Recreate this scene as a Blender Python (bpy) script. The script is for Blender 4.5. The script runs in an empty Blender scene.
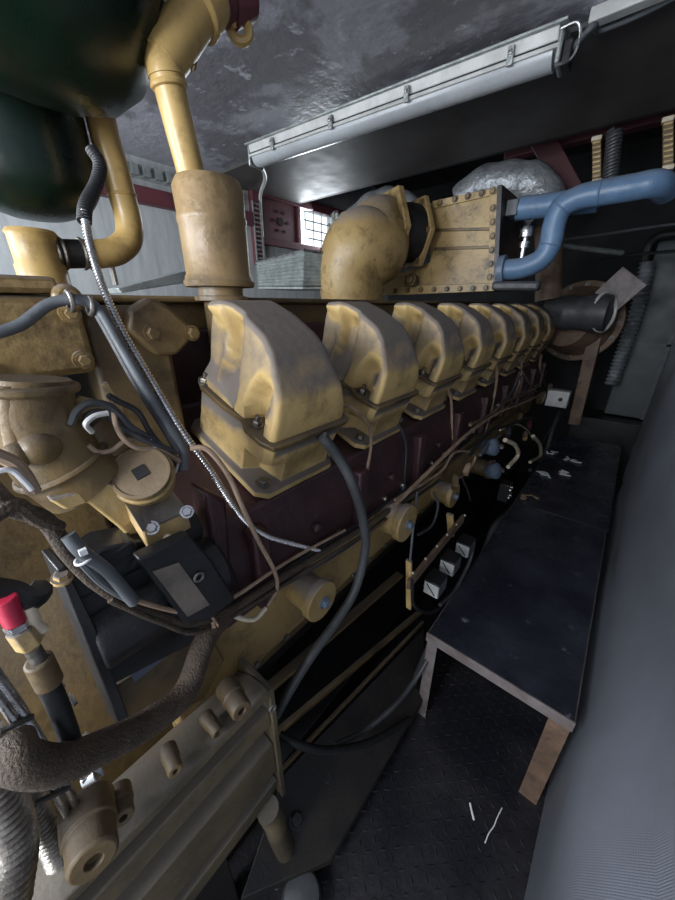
import bpy, bmesh, math, random
from mathutils import Vector as V, Matrix
random.seed(7)
C = bpy.context.scene.collection
H = 1.43                       # camera height above the floor; everything is laid out relative to the eye, then lifted
f = 338.0; ya = math.radians(39.75); pi_ = math.radians(23.2)
F = V((-math.sin(ya)*math.cos(pi_), math.cos(ya)*math.cos(pi_), -math.sin(pi_)))
R = V((math.cos(ya), math.sin(ya), 0))
U = V((-math.sin(ya)*math.sin(pi_), math.cos(ya)*math.sin(pi_), math.cos(pi_)))
def ray(u, v): return F + R*((u-337.5)/f) + U*((450-v)/f)
def X(u, v, x): r = ray(u, v); return r*(x/r.x)     # measured point on a real plane x = const
def Y(u, v, y): r = ray(u, v); return r*(y/r.y)
def Z(u, v, z): r = ray(u, v); return r*(z/r.z)

# ------------------------------------------------------------------ materials
MATS = {}
def mat(name, c1, c2=None, scale=8, lo=.4, hi=.65, rough=.55, metal=0, bump=.15, bscale=60, dust=None, stain=None, detail=6, emit=0, stretch=None):
    if name in MATS: return MATS[name]
    m = bpy.data.materials.new(name); m.use_nodes = True; nt = m.node_tree; N = nt.nodes; L = nt.links
    b = N['Principled BSDF']
    tc = N.new('ShaderNodeTexCoord'); mp = N.new('ShaderNodeMapping'); L.new(tc.outputs['Object'], mp.inputs[0])
    if stretch: mp.inputs['Scale'].default_value = stretch
    def noise(s, d=detail, ro=.6):
        n = N.new('ShaderNodeTexNoise'); n.inputs['Scale'].default_value = s; n.inputs['Detail'].default_value = d
        n.inputs['Roughness'].default_value = ro; L.new(mp.outputs[0], n.inputs['Vector']); return n
    def ramp(src, a, c):
        r = N.new('ShaderNodeMapRange'); r.inputs['From Min'].default_value = a; r.inputs['From Max'].default_value = c
        L.new(src, r.inputs['Value']); return r.outputs[0]
    def mix(fac, A, B):
        x = N.new('ShaderNodeMix'); x.data_type = 'RGBA'
        if isinstance(fac, (int, float)): x.inputs[0].default_value = fac
        else: L.new(fac, x.inputs[0])
        for i, q in ((6, A), (7, B)):
            if isinstance(q, tuple): x.inputs[i].default_value = (*q, 1)
            else: L.new(q, x.inputs[i])
        return x.outputs[2]
    col = c1
    if c2: col = mix(ramp(noise(scale).outputs[0], lo, hi), c1, c2)
    if stain: col = mix(ramp(noise(stain[1], 8, .75).outputs[0], stain[2], stain[3]), col, stain[0])
    rv = None
    if dust:   # dust settled on surfaces that face up
        g = N.new('ShaderNodeNewGeometry'); s = N.new('ShaderNodeSeparateXYZ'); L.new(g.outputs['Normal'], s.inputs[0])
        n2 = noise(14)
        ad = N.new('ShaderNodeMath'); ad.operation = 'MULTIPLY_ADD'; L.new(n2.outputs[0], ad.inputs[0]); ad.inputs[1].default_value = .5; L.new(s.outputs['Z'], ad.inputs[2])
        df = ramp(ad.outputs[0], dust[1], dust[2])
        sc = N.new('ShaderNodeMath'); sc.operation = 'MULTIPLY'; L.new(df, sc.inputs[0]); sc.inputs[1].default_value = dust[3]
        col = mix(sc.outputs[0], col, dust[0])
        rr = N.new('ShaderNodeMath'); rr.operation = 'MULTIPLY_ADD'; L.new(sc.outputs[0], rr.inputs[0]); rr.inputs[1].default_value = .35; rr.inputs[2].default_value = rough
        rv = rr.outputs[0]
    if isinstance(col, tuple): b.inputs['Base Color'].default_value = (*col, 1)
    else: L.new(col, b.inputs['Base Color'])
    if rv: L.new(rv, b.inputs['Roughness'])
    else:
        rn = ramp(noise(scale*2.3).outputs[0], .2, .8)
        mm = N.new('ShaderNodeMath'); mm.operation = 'MULTIPLY_ADD'; L.new(rn, mm.inputs[0]); mm.inputs[1].default_value = .25; mm.inputs[2].default_value = max(.05, rough-.12)
        L.new(mm.outputs[0], b.inputs['Roughness'])
    b.inputs['Metallic'].default_value = metal
    if bump:
        bp = N.new('ShaderNodeBump'); bp.inputs['Strength'].default_value = bump; bp.inputs['Distance'].default_value = .01
        L.new(noise(bscale, 4).outputs[0], bp.inputs['Height']); L.new(bp.outputs[0], b.inputs['Normal'])
    if emit:
        b.inputs['Emission Color'].default_value = (*c1, 1); b.inputs['Emission Strength'].default_value = emit
    MATS[name] = m; return m
DUST = (.27, .23, .20)
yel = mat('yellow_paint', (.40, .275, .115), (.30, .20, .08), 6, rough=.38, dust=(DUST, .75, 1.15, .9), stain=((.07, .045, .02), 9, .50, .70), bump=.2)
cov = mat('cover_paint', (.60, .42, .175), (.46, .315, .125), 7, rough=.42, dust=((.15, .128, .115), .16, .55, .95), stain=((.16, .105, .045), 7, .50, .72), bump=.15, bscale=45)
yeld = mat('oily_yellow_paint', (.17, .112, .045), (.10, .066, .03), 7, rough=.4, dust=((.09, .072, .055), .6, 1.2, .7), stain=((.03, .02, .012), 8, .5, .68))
yelb = mat('clean_yellow_paint', (.50, .335, .125), (.40, .265, .09), 5, rough=.36, stain=((.17, .105, .04), 9, .52, .72), bump=.06)
mar = mat('maroon_paint', (.055, .021, .023), (.028, .014, .015), 7, rough=.45, stain=((.13, .09, .09), 18, .62, .75), bump=.25)
marb = mat('red_primer_steel', (.13, .035, .045), (.09, .03, .035), 8, rough=.5)
blk = mat('black_paint', (.009, .009, .010), (.02, .02, .022), 9, rough=.38, stain=((.12, .12, .125), 26, .62, .74), bump=.15)
dark = mat('oily_dark_steel', (.010, .009, .009), (.022, .018, .014), 6, rough=.55, bump=.2)
rub = mat('black_rubber', (.010, .010, .011), (.02, .019, .019), 20, rough=.5, bump=.1)
gry = mat('grey_hose', (.11, .12, .13), (.08, .085, .09), 20, rough=.5, bump=.1)
gryd = mat('dark_grey_hose', (.055, .057, .06), (.035, .036, .038), 20, rough=.5, bump=.1)
brn = mat('brown_cable_braid', (.09, .063, .042), (.05, .036, .024), 40, rough=.65, bump=.6, bscale=300)
tan = mat('tan_wire', (.38, .27, .19), (.25, .16, .10), 25, rough=.5, bump=.05)
cream = mat('cream_plastic', (.75, .66, .5), (.6, .5, .36), 25, rough=.4, bump=.05)
chr_ = mat('bright_steel', (.62, .62, .63), (.4, .38, .36), 20, rough=.25, metal=1, bump=.1)
stl = mat('dull_steel', (.30, .28, .25), (.16, .14, .12), 20, rough=.4, metal=.85, bump=.2)
rust = mat('rusty_brown_steel', (.19, .12, .078), (.11, .07, .047), 10, rough=.6, stain=((.06, .04, .03), 16, .5, .7), bump=.3)
blu = mat('blue_paint', (.115, .20, .32), (.085, .15, .25), 10, rough=.4, stain=((.07, .07, .09), 14, .6, .8), dust=((.19, .22, .27), .5, 1.2, .6), bump=.1)
blug = mat('blue_grey_plastic', (.13, .17, .23), (.08, .11, .15), 18, rough=.45)
grn = mat('green_paint', (.003, .014, .008), (.002, .008, .005), 5, rough=.30, stain=((.02, .013, .008), 5, .55, .8), bump=.05)
silv = mat('silver_foil', (.42, .44, .46), (.24, .25, .27), 12, rough=.35, metal=.5, bump=.9, bscale=35)
galv = mat('galvanised_steel', (.45, .48, .47), (.30, .33, .32), 30, rough=.4, metal=.6, bump=.3)
wht = mat('white_enamel', (.58, .58, .56), (.42, .42, .40), 12, rough=.4, bump=.05)
dif = mat('frosted_diffuser', (.42, .44, .46), (.34, .355, .37), 6, rough=.3, bump=.03)
wall = mat('grey_wall_panel', (.45, .47, .475), (.34, .36, .365), 4, rough=.45, stretch=(1, 6, .8), stain=((.50, .52, .53), 9, .55, .75), bump=.1)
ceil = mat('flaking_grey_ceiling', (.17, .165, .18), (.34, .335, .38), 1.7, .47, .52, rough=.40, stain=((.48, .47, .52), 9, .57, .63), bump=.6, bscale=16)
ceil2 = mat('smooth_dark_ceiling', (.075, .067, .064), (.055, .05, .048), 3, rough=.62, bump=.06)
deck = mat('black_deck_plate', (.016, .017, .026), (.034, .037, .052), 5, rough=.27, stain=((.20, .22, .28), 16, .62, .72), bump=.25, bscale=25)
flr = mat('oily_tread_plate', (.012, .012, .016), (.028, .027, .03), 5, rough=.33, stain=((.05, .045, .04), 5, .6, .8), bump=.3, bscale=40)
frm = mat('scuffed_grey_angle', (.22, .19, .185), (.13, .10, .09), 14, rough=.5, bump=.2)
fab = mat('grey_woven_fabric', (.25, .27, .32), (.14, .14, .152), 1.3, .35, .75, rough=.55, bump=0)
dgy = mat('dark_grey_panel', (.10, .112, .112), (.07, .08, .08), 4, rough=.5, bump=.05)
void = mat('void_black', (.010, .010, .011), (.016, .016, .017), 4, rough=.8, bump=0)  # near-black: darkness of the void beyond and of holes put into the colour
olive = mat('dimmed_grimy_olive', (.155, .12, .068), (.07, .055, .033), 5, rough=.45, dust=((.13, .115, .10), .5, 1.1, .7), stain=((.05, .04, .028), 7, .5, .7))  # grime stains, plus the dim lower left darkened into the base colour
labw = mat('metal_data_plate', (.24, .205, .165), (.13, .11, .09), 20, rough=.5, metal=.3)
labb = mat('blue_grey_sticker', (.15, .19, .26), (.11, .14, .19), 20, rough=.5)
red = mat('red_sleeve', (.55, .03, .07), (.4, .02, .05), 20, rough=.35, bump=0)
pap = mat('white_paper_scrap', (.8, .8, .8), None, rough=.7, bump=0)
dby = mat('dusty_brown_yellow', (.27, .18, .085), (.17, .115, .055), 6, rough=.42, dust=((.16, .12, .08), .6, 1.1, .8), stain=((.06, .04, .02), 10, .5, .7), bump=.15)
dustm = mat('scattered_grit', (.35, .36, .38), (.2, .2, .22), 20, rough=.6)
# fine weave on the fabric
nt = fab.node_tree; tc = nt.nodes.new('ShaderNodeTexCoord'); hts = []
for ax in ('Y', 'Z'):
    w = nt.nodes.new('ShaderNodeTexWave'); w.wave_type = 'BANDS'; w.bands_direction = ax; w.inputs['Scale'].default_value = 75
    nt.links.new(tc.outputs['Object'], w.inputs['Vector']); hts.append(w)
mx = nt.nodes.new('ShaderNodeMath'); mx.operation = 'ADD'
for i in (0, 1): nt.links.new(hts[i].outputs['Fac'], mx.inputs[i])
bp = nt.nodes.new('ShaderNodeBump'); bp.inputs['Strength'].default_value = .2; bp.inputs['Distance'].default_value = .002
nt.links.new(mx.outputs[0], bp.inputs['Height']); nt.links.new(bp.outputs[0], nt.nodes['Principled BSDF'].inputs['Normal'])

# ------------------------------------------------------------------ mesh builder
def frame(d):
    d = V(d).normalized(); a = V((0, 0, 1)) if abs(d.z) < .9 else V((1, 0, 0))
    s = d.cross(a).normalized(); return d, s, d.cross(s).normalized()
def catmull(P, sub=8):
    P = [V(p) for p in P]
    if len(P) < 3: return P
    Q = [P[0]*2-P[1]] + P + [P[-1]*2-P[-2]]; out = []
    for i in range(1, len(Q)-2):
        a, b, c, d = Q[i-1:i+3]
        for k in range(sub):
            t = k/sub
            out.append(.5*((2*b)+(c-a)*t+(2*a-5*b+4*c-d)*t*t+(3*b-a-3*c+d)*t**3))
    return out+[P[-1]]
def bolts(pts, d, r, h, m, parent, name='bolt'):
    for p in pts: obj(name, MB().bolt(p, d, r, h), m, parent)
class MB:
    def __init__(s): s.b = bmesh.new()
    def box(s, c, size, ax=None):
        ax = ax or (V((1, 0, 0)), V((0, 1, 0)), V((0, 0, 1))); c = V(c)
        vs = [s.b.verts.new(c+ax[0]*(i*size[0]/2)+ax[1]*(j*size[1]/2)+ax[2]*(k*size[2]/2)) for i in (-1, 1) for j in (-1, 1) for k in (-1, 1)]
        for q in ((0, 1, 3, 2), (4, 6, 7, 5), (0, 4, 5, 1), (2, 3, 7, 6), (0, 2, 6, 4), (1, 5, 7, 3)): s.b.faces.new([vs[i] for i in q])
        return s
    def bb(s, lo, hi): return s.box([(a+b)/2 for a, b in zip(lo, hi)], [b-a for a, b in zip(lo, hi)])
    def loft(s, rings, caps=True, closed=True):
        VR = [[s.b.verts.new(p) for p in r] for r in rings]; n = len(rings[0])
        for A, B in zip(VR, VR[1:]):
            for i in range(n if closed else n-1):
                j = (i+1) % n; s.b.faces.new((A[i], A[j], B[j], B[i]))
        if caps: s.b.faces.new(VR[0][::-1]); s.b.faces.new(VR[-1])
        return s
    def lathe(s, p0, d, prof, n=28, caps=True):
        d, a, b = frame(d); p0 = V(p0)
        return s.loft([[p0+d*t+(a*math.cos(k*math.tau/n)+b*math.sin(k*math.tau/n))*max(r, 1e-4) for k in range(n)] for t, r in prof], caps)
    def cyl(s, p0, p1, r0, r1=None, n=20):
        p0 = V(p0); p1 = V(p1); l = (p1-p0).length
        return s.lathe(p0, p1-p0, [(0, r0), (l, r0 if r1 is None else r1)], n)
    def rod(s, p0, p1, w, h=None, up=(0, 0, 1)):
        p0 = V(p0); p1 = V(p1); d = (p1-p0).normalized(); a = d.cross(V(up))
        a = a.normalized() if a.length > .01 else V((1, 0, 0)); b = a.cross(d)
        return s.box((p0+p1)/2, ((p1-p0).length, w, h or w), (d, a, b))
    def tube(s, P, r, n=10, sub=8, ridge=None, smooth=True):
        P = catmull(P, sub) if smooth else [V(p) for p in P]
        if ridge:
            amp, pitch = ridge; out = []; acc = 0
            L = [0]
            for a, b in zip(P, P[1:]): L.append(L[-1]+(b-a).length)
            tot = L[-1]; m = int(tot/pitch*4); j = 0
            for i in range(m+1):
                t = tot*i/m
                while j < len(P)-2 and L[j+1] < t: j += 1
                q = (t-L[j])/max(1e-9, L[j+1]-L[j]); out.append((P[j].lerp(P[j+1], q), r+amp*(1, .4, -1, .4)[i % 4]))
        else: out = [(p, r(i/(len(P)-1)) if callable(r) else r) for i, p in enumerate(P)]
        rings = []; _, a, b = frame(out[1][0]-out[0][0])
        for i, (p, rr) in enumerate(out):
            q = out[min(i+1, len(out)-1)][0]-out[max(i-1, 0)][0]; q.normalize()
            a = (a-q*a.dot(q)).normalized(); b = q.cross(a)
            rings.append([p+(a*math.cos(k*math.tau/n)+b*math.sin(k*math.tau/n))*rr for k in range(n)])
        return s.loft(rings)
    def prism(s, pts, vec):
        pts = [V(p) for p in pts]; vec = V(vec); return s.loft([pts, [p+vec for p in pts]])
    def bolt(s, p, d, r=.009, h=.007, washer=True):
        d = V(d).normalized(); p = V(p)
        if washer: s.cyl(p-d*.002, p+d*.002, r*1.35, n=14)
        s.lathe(p, d, [(0, r), (h*.85, r), (h, r*.85)], 6); return s
    def ball(s, c, r, n=20, m=12, ax=None):
        r = r if isinstance(r, (tuple, list)) else (r, r, r); c = V(c); ax = ax or (V((1, 0, 0)), V((0, 1, 0)), V((0, 0, 1)))
        return s.loft([[c+ax[0]*(r[0]*math.sin(t)*math.cos(k*math.tau/n))+ax[1]*(r[1]*math.sin(t)*math.sin(k*math.tau/n))+ax[2]*(r[2]*math.cos(t)) for k in range(n)] for t in [max(.02, min(math.pi-.02, math.pi*i/m)) for i in range(m+1)]])
    def ring(s, c, d, R_, r, n=28, m=8, arc=math.tau, a0=0):
        d, a, b = frame(d); c = V(c); cl = arc > 6.28
        k = [a0+arc*i/n for i in range(n+1)]
        rings = [[c+(a*math.cos(t)+b*math.sin(t))*(R_+r*math.cos(q*math.tau/m))+d*(r*math.sin(q*math.tau/m)) for q in range(m)] for t in k]
        return s.loft(rings, caps=not cl)
OFF = {}; ROOTS = []
def link(o):
    C.objects.link(o); return o
def props(o, label, cat, group=None, kind=None):
    if label: o['label'] = label
    if cat: o['category'] = cat
    if group: o['group'] = group
    if kind: o['kind'] = kind
def thing(name, label, cat, loc, group=None):
    o = link(bpy.data.objects.new(name, None)); o.location = V(loc); o.empty_display_size = .05
    OFF[o] = V(loc); ROOTS.append(o); props(o, label, cat, group); return o
def obj(name, mb, m, parent=None, bevel=0, label=None, cat=None, group=None, kind=None, ang=38, seg=2):
    b = mb.b; bmesh.ops.recalc_face_normals(b, faces=b.faces)
    for fc in b.faces: fc.smooth = True
    for e in b.edges:
        e.smooth = not (len(e.link_faces) == 2 and e.calc_face_angle(0) > math.radians(ang))
    if parent: off = OFF[parent]
    else:
        xs = [v.co for v in b.verts]
        off = V(((min(p.x for p in xs)+max(p.x for p in xs))/2, (min(p.y for p in xs)+max(p.y for p in xs))/2, min(p.z for p in xs)))
    bmesh.ops.translate(b, verts=b.verts, vec=-off)
    me = bpy.data.meshes.new(name); b.to_mesh(me); b.free(); me.materials.append(m)
    o = link(bpy.data.objects.new(name, me))
    if parent: o.parent = parent; OFF[o] = off
    else: o.location = off; OFF[o] = off; ROOTS.append(o)
    props(o, label, cat, group, kind)
    if bevel:
        md = o.modifiers.new('bevel', 'BEVEL'); md.width = bevel; md.segments = seg; md.limit_method = 'ANGLE'; md.angle_limit = math.radians(35)
    return o
def struct(name, mb, m, **k): return obj(name, mb, m, kind='structure', **k)
def copytree(o, delta):
    OFFn = {}
    def cp(s, par):
        c = s.copy(); C.objects.link(c); c.parent = par
        OFF[c] = OFF[s]+(delta if True else 0)
        for ch in s.children: cp(ch, c)
        return c
    c = cp(o, o.parent)
    c.location = c.location+delta
    if o.parent is None: ROOTS.append(c)
    return c
def wire(name, P, r, m, label, cat='wire', group=None, n=8, ridge=None, sub=8):
    return obj(name, MB().tube(P, r, n, sub, ridge), m, label=label, cat=cat, group=group)

# ------------------------------------------------------------------ the setting
ZC = .80; ZF = -1.43; XW = -2.5; YF = 4.0
b = MB().bb((XW-.05, -1.3, ZF-.05), (.75, YF+.1, ZF))
for i in range(22):
    for j in range(34):
        x = -.45+i*.03; y = .12+j*.03; s_ = 1 if (i+j) % 2 else -1
        if x > .17: continue
        d = V((.707, .707*s_, 0)); e = V((-d.y, d.x, 0)); c = V((x, y, ZF))
        b.loft([[c+d*.012, c+e*.004, c-d*.012, c-e*.004], [c+d*.007+V((0, 0, .002)), c+e*.002+V((0, 0, .002)), c-d*.007+V((0, 0, .002)), c-e*.002+V((0, 0, .002))]])
struct('floor', b, flr)
struct('ceiling', MB().bb((XW-.05, -1.3, ZC), (.75, 1.62, ZC+.04)), ceil)
struct('trim_1', MB().bb((XW, 1.62, ZC-.012), (.75, 2.42, ZC+.04)), ceil2)
struct('trim_2', MB().bb((XW, 2.45, 1.15), (.75, YF, 1.19)), void)
struct('trim_3', MB().bb((XW, 2.42, ZC-.012), (.75, 2.45, 1.17)), void)
# left wall with window hole
wy0, wy1, wz0, wz1 = X(298, 210, XW).y, X(331, 250, XW).y, X(331, 250, XW).z, X(298, 208, XW).z
b = MB()
b.bb((XW-.05, -1.3, ZF), (XW, wy0, 1.19)); b.bb((XW-.05, wy1, ZF), (XW, YF, 1.19))
b.bb((XW-.05, wy0, ZF), (XW, wy1, wz0)); b.bb((XW-.05, wy0, wz1), (XW, wy1, 1.19))
struct('wall_left', b, wall)
struct('trim_4', MB().bb((XW, -.5, .56), (XW+.06, 1.95, .645)), marb, bevel=.004)
b = MB().bb((XW, 1.95, .30), (XW+.05, 2.03, .8)); b.bb((XW, 2.03, wz1), (XW+.04, 3.1, wz1+.07)); b.bb((XW, 2.03, wz0-.05), (XW+.04, 3.1, wz0))
b.bb((XW, 2.03, wz0), (XW+.015, wy0-.02, wz1)); b.bb((XW, wy0-.03, wz0), (XW+.03, wy0, wz1)); b.bb((XW, wy1, wz0), (XW+.03, wy1+.05, wz1))
w1 = struct('window_1', b, marb, bevel=.003)
b = MB(); yc, zc = (2.03+wy0)/2, (wz0+wz1)/2
b.cyl((XW+.012, yc, zc), (XW+.02, yc, zc), .03)
for k in range(6): b.cyl((XW+.012, yc+.075*math.cos(k*1.047), zc+.075*math.sin(k*1.047)), (XW+.02, yc+.075*math.cos(k*1.047), zc+.075*math.sin(k*1.047)), .012, n=12)
obj('bolt_hole', b, void, w1)
b = MB()
for i in range(1, 4): b.bb((XW-.03, wy0+(wy1-wy0)*i/4-.0025, wz0), (XW-.02, wy0+(wy1-wy0)*i/4+.0025, wz1))
for i in range(1, 4): b.bb((XW-.03, wy0, wz0+(wz1-wz0)*i/4-.004), (XW-.02, wy1, wz0+(wz1-wz0)*i/4+.004))
obj('window_bars', b, galv, w1)
struct('wall_far', MB().bb((XW, YF, ZF), (.75, YF+.05, 1.19)), void)
struct('wall_right', MB().bb((.70, -1.3, ZF), (.75, YF, 1.19)), void)
struct('wall_back', MB().bb((XW, -1.35, ZF), (-1.1, -1.3, -.4)), void)
# maroon roof frame beyond the lamp
b = MB(); b.bb((-1.0, 3.0, .93), (.7, 3.08, 1.03)); b.rod(Y(540, 135, 2.9), Y(578, 205, 2.9), .12, .06, (0, 1, 0))
struct('trim_5', b, marb, bevel=.004)
b = MB()
b.rod((-1.3, 2.9, 1.12), (.7, 2.9, 1.12), .05, .05)
struct('trim_6', b, marb)

# far dark cabinet wall with seams
t = thing('dark_cabinet', 'dark grey sheet metal cabinet standing at the far end beyond the black walkway', 'cabinet', (.2, 3.9, ZF))
P = [Y(652, 240, 3.8), Y(601, 408, 3.8), Y(642, 417, 3.8)]
x0 = P[1].x+.03
b = MB().bb((x0, 3.8, -.90), (.62, 3.95, .48)); obj('body', b, dgy, t, bevel=.01)
b = MB(); b.bb((x0, 3.785, -.30), (.25, 3.8, -.285)); b.bb((.22, 3.785, -.9), (.25, 3.8, .48)); obj('seam', b, gry, t)
obj('plinth', MB().bb((x0-.2, 3.6, ZF), (.62, 3.95, -.91)), blk, t)
wire('vent_hose', [Y(645, 268, 3.7), Y(650, 246, 3.7), Y(662, 236, 3.7), Y(690, 233, 3.6)], .035, rub, 'black hose arching over the top of the dark far cabinet', 'hose', n=12)

# ------------------------------------------------------------------ walkway
zD = -1.0
fl = Z(428, 632, zD); fr = Z(574, 716, zD)
t = thing('steel_walkway', 'black steel walkway platform on a grey angle frame beside the engine', 'platform', (-.06, 1.6, ZF))
yd0 = fl.y; xl, xr = -.275, .135; yseam = Z(559, 516, zD).y; yend = 3.25
b = MB().bb((xl, yd0, zD-.006), (xr, yseam-.003, zD)); obj('deck_plate', b, deck, t, bevel=.001)
b = MB().bb((xl, yseam+.003, zD-.006), (xr+.01, yend, zD)); obj('deck_plate', b, deck, t, bevel=.001)
b = MB().bb((xl-.004, yd0-.006, zD-.035), (xr+.004, yd0, zD+.001)); b.bb((xl-.004, yd0, zD-.035), (xl, yend, zD-.007)); b.bb((xr, yd0, zD-.035), (xr+.004, yend, zD-.007))
obj('edge_frame', b, frm, t, bevel=.001)
def angleleg(x, y, sx, w=.03):
    return MB().bb((x, y, ZF+.001), (x+sx*w, y+.004, zD-.036)).bb((x, y+.004, ZF+.001), (x+sx*.004, y+w, zD-.036))
obj('leg', angleleg(xl, yd0, 1, .035), frm, t)
obj('leg', angleleg(xr, yd0-.002, -1, .05), rust, t)
obj('leg', angleleg(xl, yend-.05, 1), frm, t); obj('leg', angleleg(xr, yend-.05, -1), frm, t)
# litter
def scrap(name, P, r, label, grp=None): return obj(name, MB().tube(P, r, 5, 3), pap, label=label, cat='scrap', group=grp)
g = Z(472, 812, ZF+.004)
scrap('paper_strip', [Z(470, 803, ZF+.004), Z(472, 812, ZF+.005), Z(474, 820, ZF+.004)], .003, 'short white strip lying alone on the dark tread floor')
scrap('swarf_curl', [Z(502, 808, ZF+.004), Z(497, 818, ZF+.006), Z(494, 826, ZF+.004), Z(489, 833, ZF+.005), Z(485, 843, ZF+.004)], .0016, 'thin wavy light scrap on the tread floor right of the white strip')
for i, (u, v, lb) in enumerate([(553, 453, 'crumpled pale scrap at the far end of the walkway, nearest its left edge'), (572, 459, 'crumpled pale scrap at the far end of the walkway, furthest right'), (546, 474, 'pale scrap on the walkway just beyond the contactor'), (562, 473, 'thin pale scrap to the right of the one beside the contactor'), (530, 498, 'flat tan scrap on the walkway by its left cable edge')]):
    c = Z(u, v, zD+.006); b = MB()
    for k in range(5):
        q = c+V((random.uniform(-.04, .04), random.uniform(-.04, .04), 0))
        b.box(q, (random.uniform(.02, .05), random.uniform(.008, .02), .004), (V((math.cos(k), math.sin(k), .1)).normalized(), V((-math.sin(k), math.cos(k), 0)), V((0, 0, 1))))
    obj('debris_scrap', b, pap if i < 4 else tan, label=lb, cat='scrap')

# fabric screen on the right
prof = [(.150, ZF+.002), (.156, -1.2), (.162, -1.06), (.178, -1.0), (.215, -.93), (.255, -.86), (.272, -.76), (.275, -.5), (.275, -.1), (.275, .3), (.275, .75)]
ysc = [-.55, -.2, 0, .2, .4, .6, .8, 1.0, 1.3, 1.6, 2.0, 2.4, 2.62]
rings = []
for y in ysc:
    dx = .006*math.sin(y*7)+.004*math.sin(y*17+1)
    lean = max(0, min(1, 1-(y-.7)/1.2)); rings.append([V((.15+(x-.15)*(lean if z > -1 else 1)+.02*(1-lean)+dx*(1 if i > 1 else 0), y, z)) for i, (x, z) in enumerate(prof)]+[V((.5, y, .75)), V((.5, y, ZF+.002))])
obj('fabric_screen', MB().loft(rings), fab, bevel=.012, seg=3, ang=60, label='large grey woven fabric covered duct running along the right of the walkway', cat='duct cover')

# ------------------------------------------------------------------ ceiling lamp
la = Z(257, 163, .705); lb = Z(557, 62, .705)
ld = (lb-la); LL = ld.length; ld.normalize(); ls = V((-ld.y, ld.x, 0)); 
def Q(s_, w_, z): p = la+ld*s_+ls*w_; return V((p.x, p.y, z))
def lbox(s0, s1, w0, w1, z0, z1): return MB().box((Q(s0, w0, z0)+Q(s1, w1, z1))/2, (s1-s0, w1-w0, z1-z0), (ld, ls, V((0, 0, 1))))
t = thing('fluorescent_light', 'long fluorescent batten light with frosted cover hung below the ceiling', 'ceiling light', Q(LL/2, 0, .66))
obj('housing', MB().prism([Q(0, -.044, .736), Q(0, -.052, .768), Q(0, .045, .768), Q(0, .044, .736)], ld*LL), wht, t, bevel=.003)
obj('mounting_plate', lbox(-.02, LL+.02, -.062, .055, .768, .776), galv, t, bevel=.002)
obj('dark_gap', lbox(0, LL, -.045, .045, .728, .736), blk, t)  # black strip stands in for the shaded gap between housing and rim
obj('rim', MB().prism([Q(-.006, -.052, .718), Q(-.006, -.052, .729), Q(-.006, .052, .729), Q(-.006, .052, .718)], ld*(LL+.012)), wht, t, bevel=.002)
obj('diffuser', MB().prism([Q(.01,   .043*math.cos(math.pi*k/10), .719-.035*math.sin(math.pi*k/10)) for k in range(11)], ld*(LL-.02)), dif, t)
for s0 in (-.014, LL): obj('end_cap', lbox(s0, s0+.014, -.050, .048, .682, .766), galv, t, bevel=.006)
for k in range(4):
    s0 = LL*(.12+.26*k); o_ = obj('clip', lbox(s0, s0+.02, -.062, -.053, .710, .758), galv, t, bevel=.002)
    obj('clip_lever', lbox(s0+.004, s0+.016, -.069, -.06, .734, .746), chr_, t, bevel=.002)
obj('end_plug', lbox(LL+.014, LL+.04, -.03, .03, .68, .74), blk, t, bevel=.004)
for s0 in (.12, LL-.12): obj('hanger', lbox(s0, s0+.02, -.02, .02, .776, ZC-.013), galv, t)
obj('wire_guard', MB().tube([Q(LL+.008, -.07, .748), Q(LL+.05, -.075, .745), Q(LL+.062, -.07, .71), Q(LL+.05, -.065, .675), Q(LL+.008, -.06, .67)], .004, 8), chr_, t)
xa, xb, yl = la.x, lb.x, lb.y
b = MB().tube([Q(LL+.03, 0, .72), Q(LL+.08, -.01, .755), Z(600, 30, .77), Z(640, 14, .775), Z(690, -12, .775), Z(760, -50, .78)], .009, 10)
obj('lamp_cable', b, gry, label='grey cable running along the ceiling from the light to the right', cat='cable')
c0 = Z(590, 20, .78); obj('cable_trunking', MB().bb((c0.x, c0.y-.02, .765), (c0.x+.5, c0.y+.02, ZC-.001)), wht, bevel=.003, label='short white trunking strip on the ceiling right of the light', cat='trunking')
# perforated tray + conduit at far left
b = MB(); c = X(263, 228, -2.4)
b.bb((-2.45, c.y-.05, .30), (-2.44, c.y-.04, .72)).bb((-2.45, c.y+.02, .30), (-2.44, c.y+.03, .72))
for k in range(14): b.bb((-2.45, c.y-.04, .31+k*.03), (-2.442, c.y+.02, .32+k*.03))
obj('perforated_channel', b, galv, label='upright perforated galvanised cable tray on the far wall left of the window', cat='cable tray')
wire('white_conduit', [(-2.487, c.y+.06, .3), (-2.487, c.y+.06, .55), (-2.487, c.y+.06, .68), (-2.40, c.y, .76), (-2.1, c.y-.2, .775), (xa-.05, la.y, .772)], .012, wht, 'white conduit climbing the perforated tray to the light', 'conduit', n=10)
b = MB(); c = X(125, 160, XW)
for k in range(16): b.bb((XW+.01, .75+k*.07, .70), (XW+.05, .79+k*.07, .75))
b.bb((XW+.002, .7, .69), (XW+.012, 1.9, .76)); obj('cable_tray', b, galv, label='horizontal perforated cable tray high on the left wall above the maroon beam', cat='cable tray')

# ------------------------------------------------------------------ the engine
th = math.radians(22)
e_in = V((-math.cos(th), 0, math.sin(th))); n_up = V((math.sin(th), 0, math.cos(th)))
E0 = V((-.45, .315, -.33)); SP = .305
def Lc(a, yb, c): return E0+e_in*a+n_up*c+V((0, yb, 0))
eng = thing('diesel_engine', 'long dusty yellow diesel engine with a row of eight valve covers', 'engine', (-1.0, 1.5, ZF+.35))
YE = E0.y+8*SP
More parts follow.
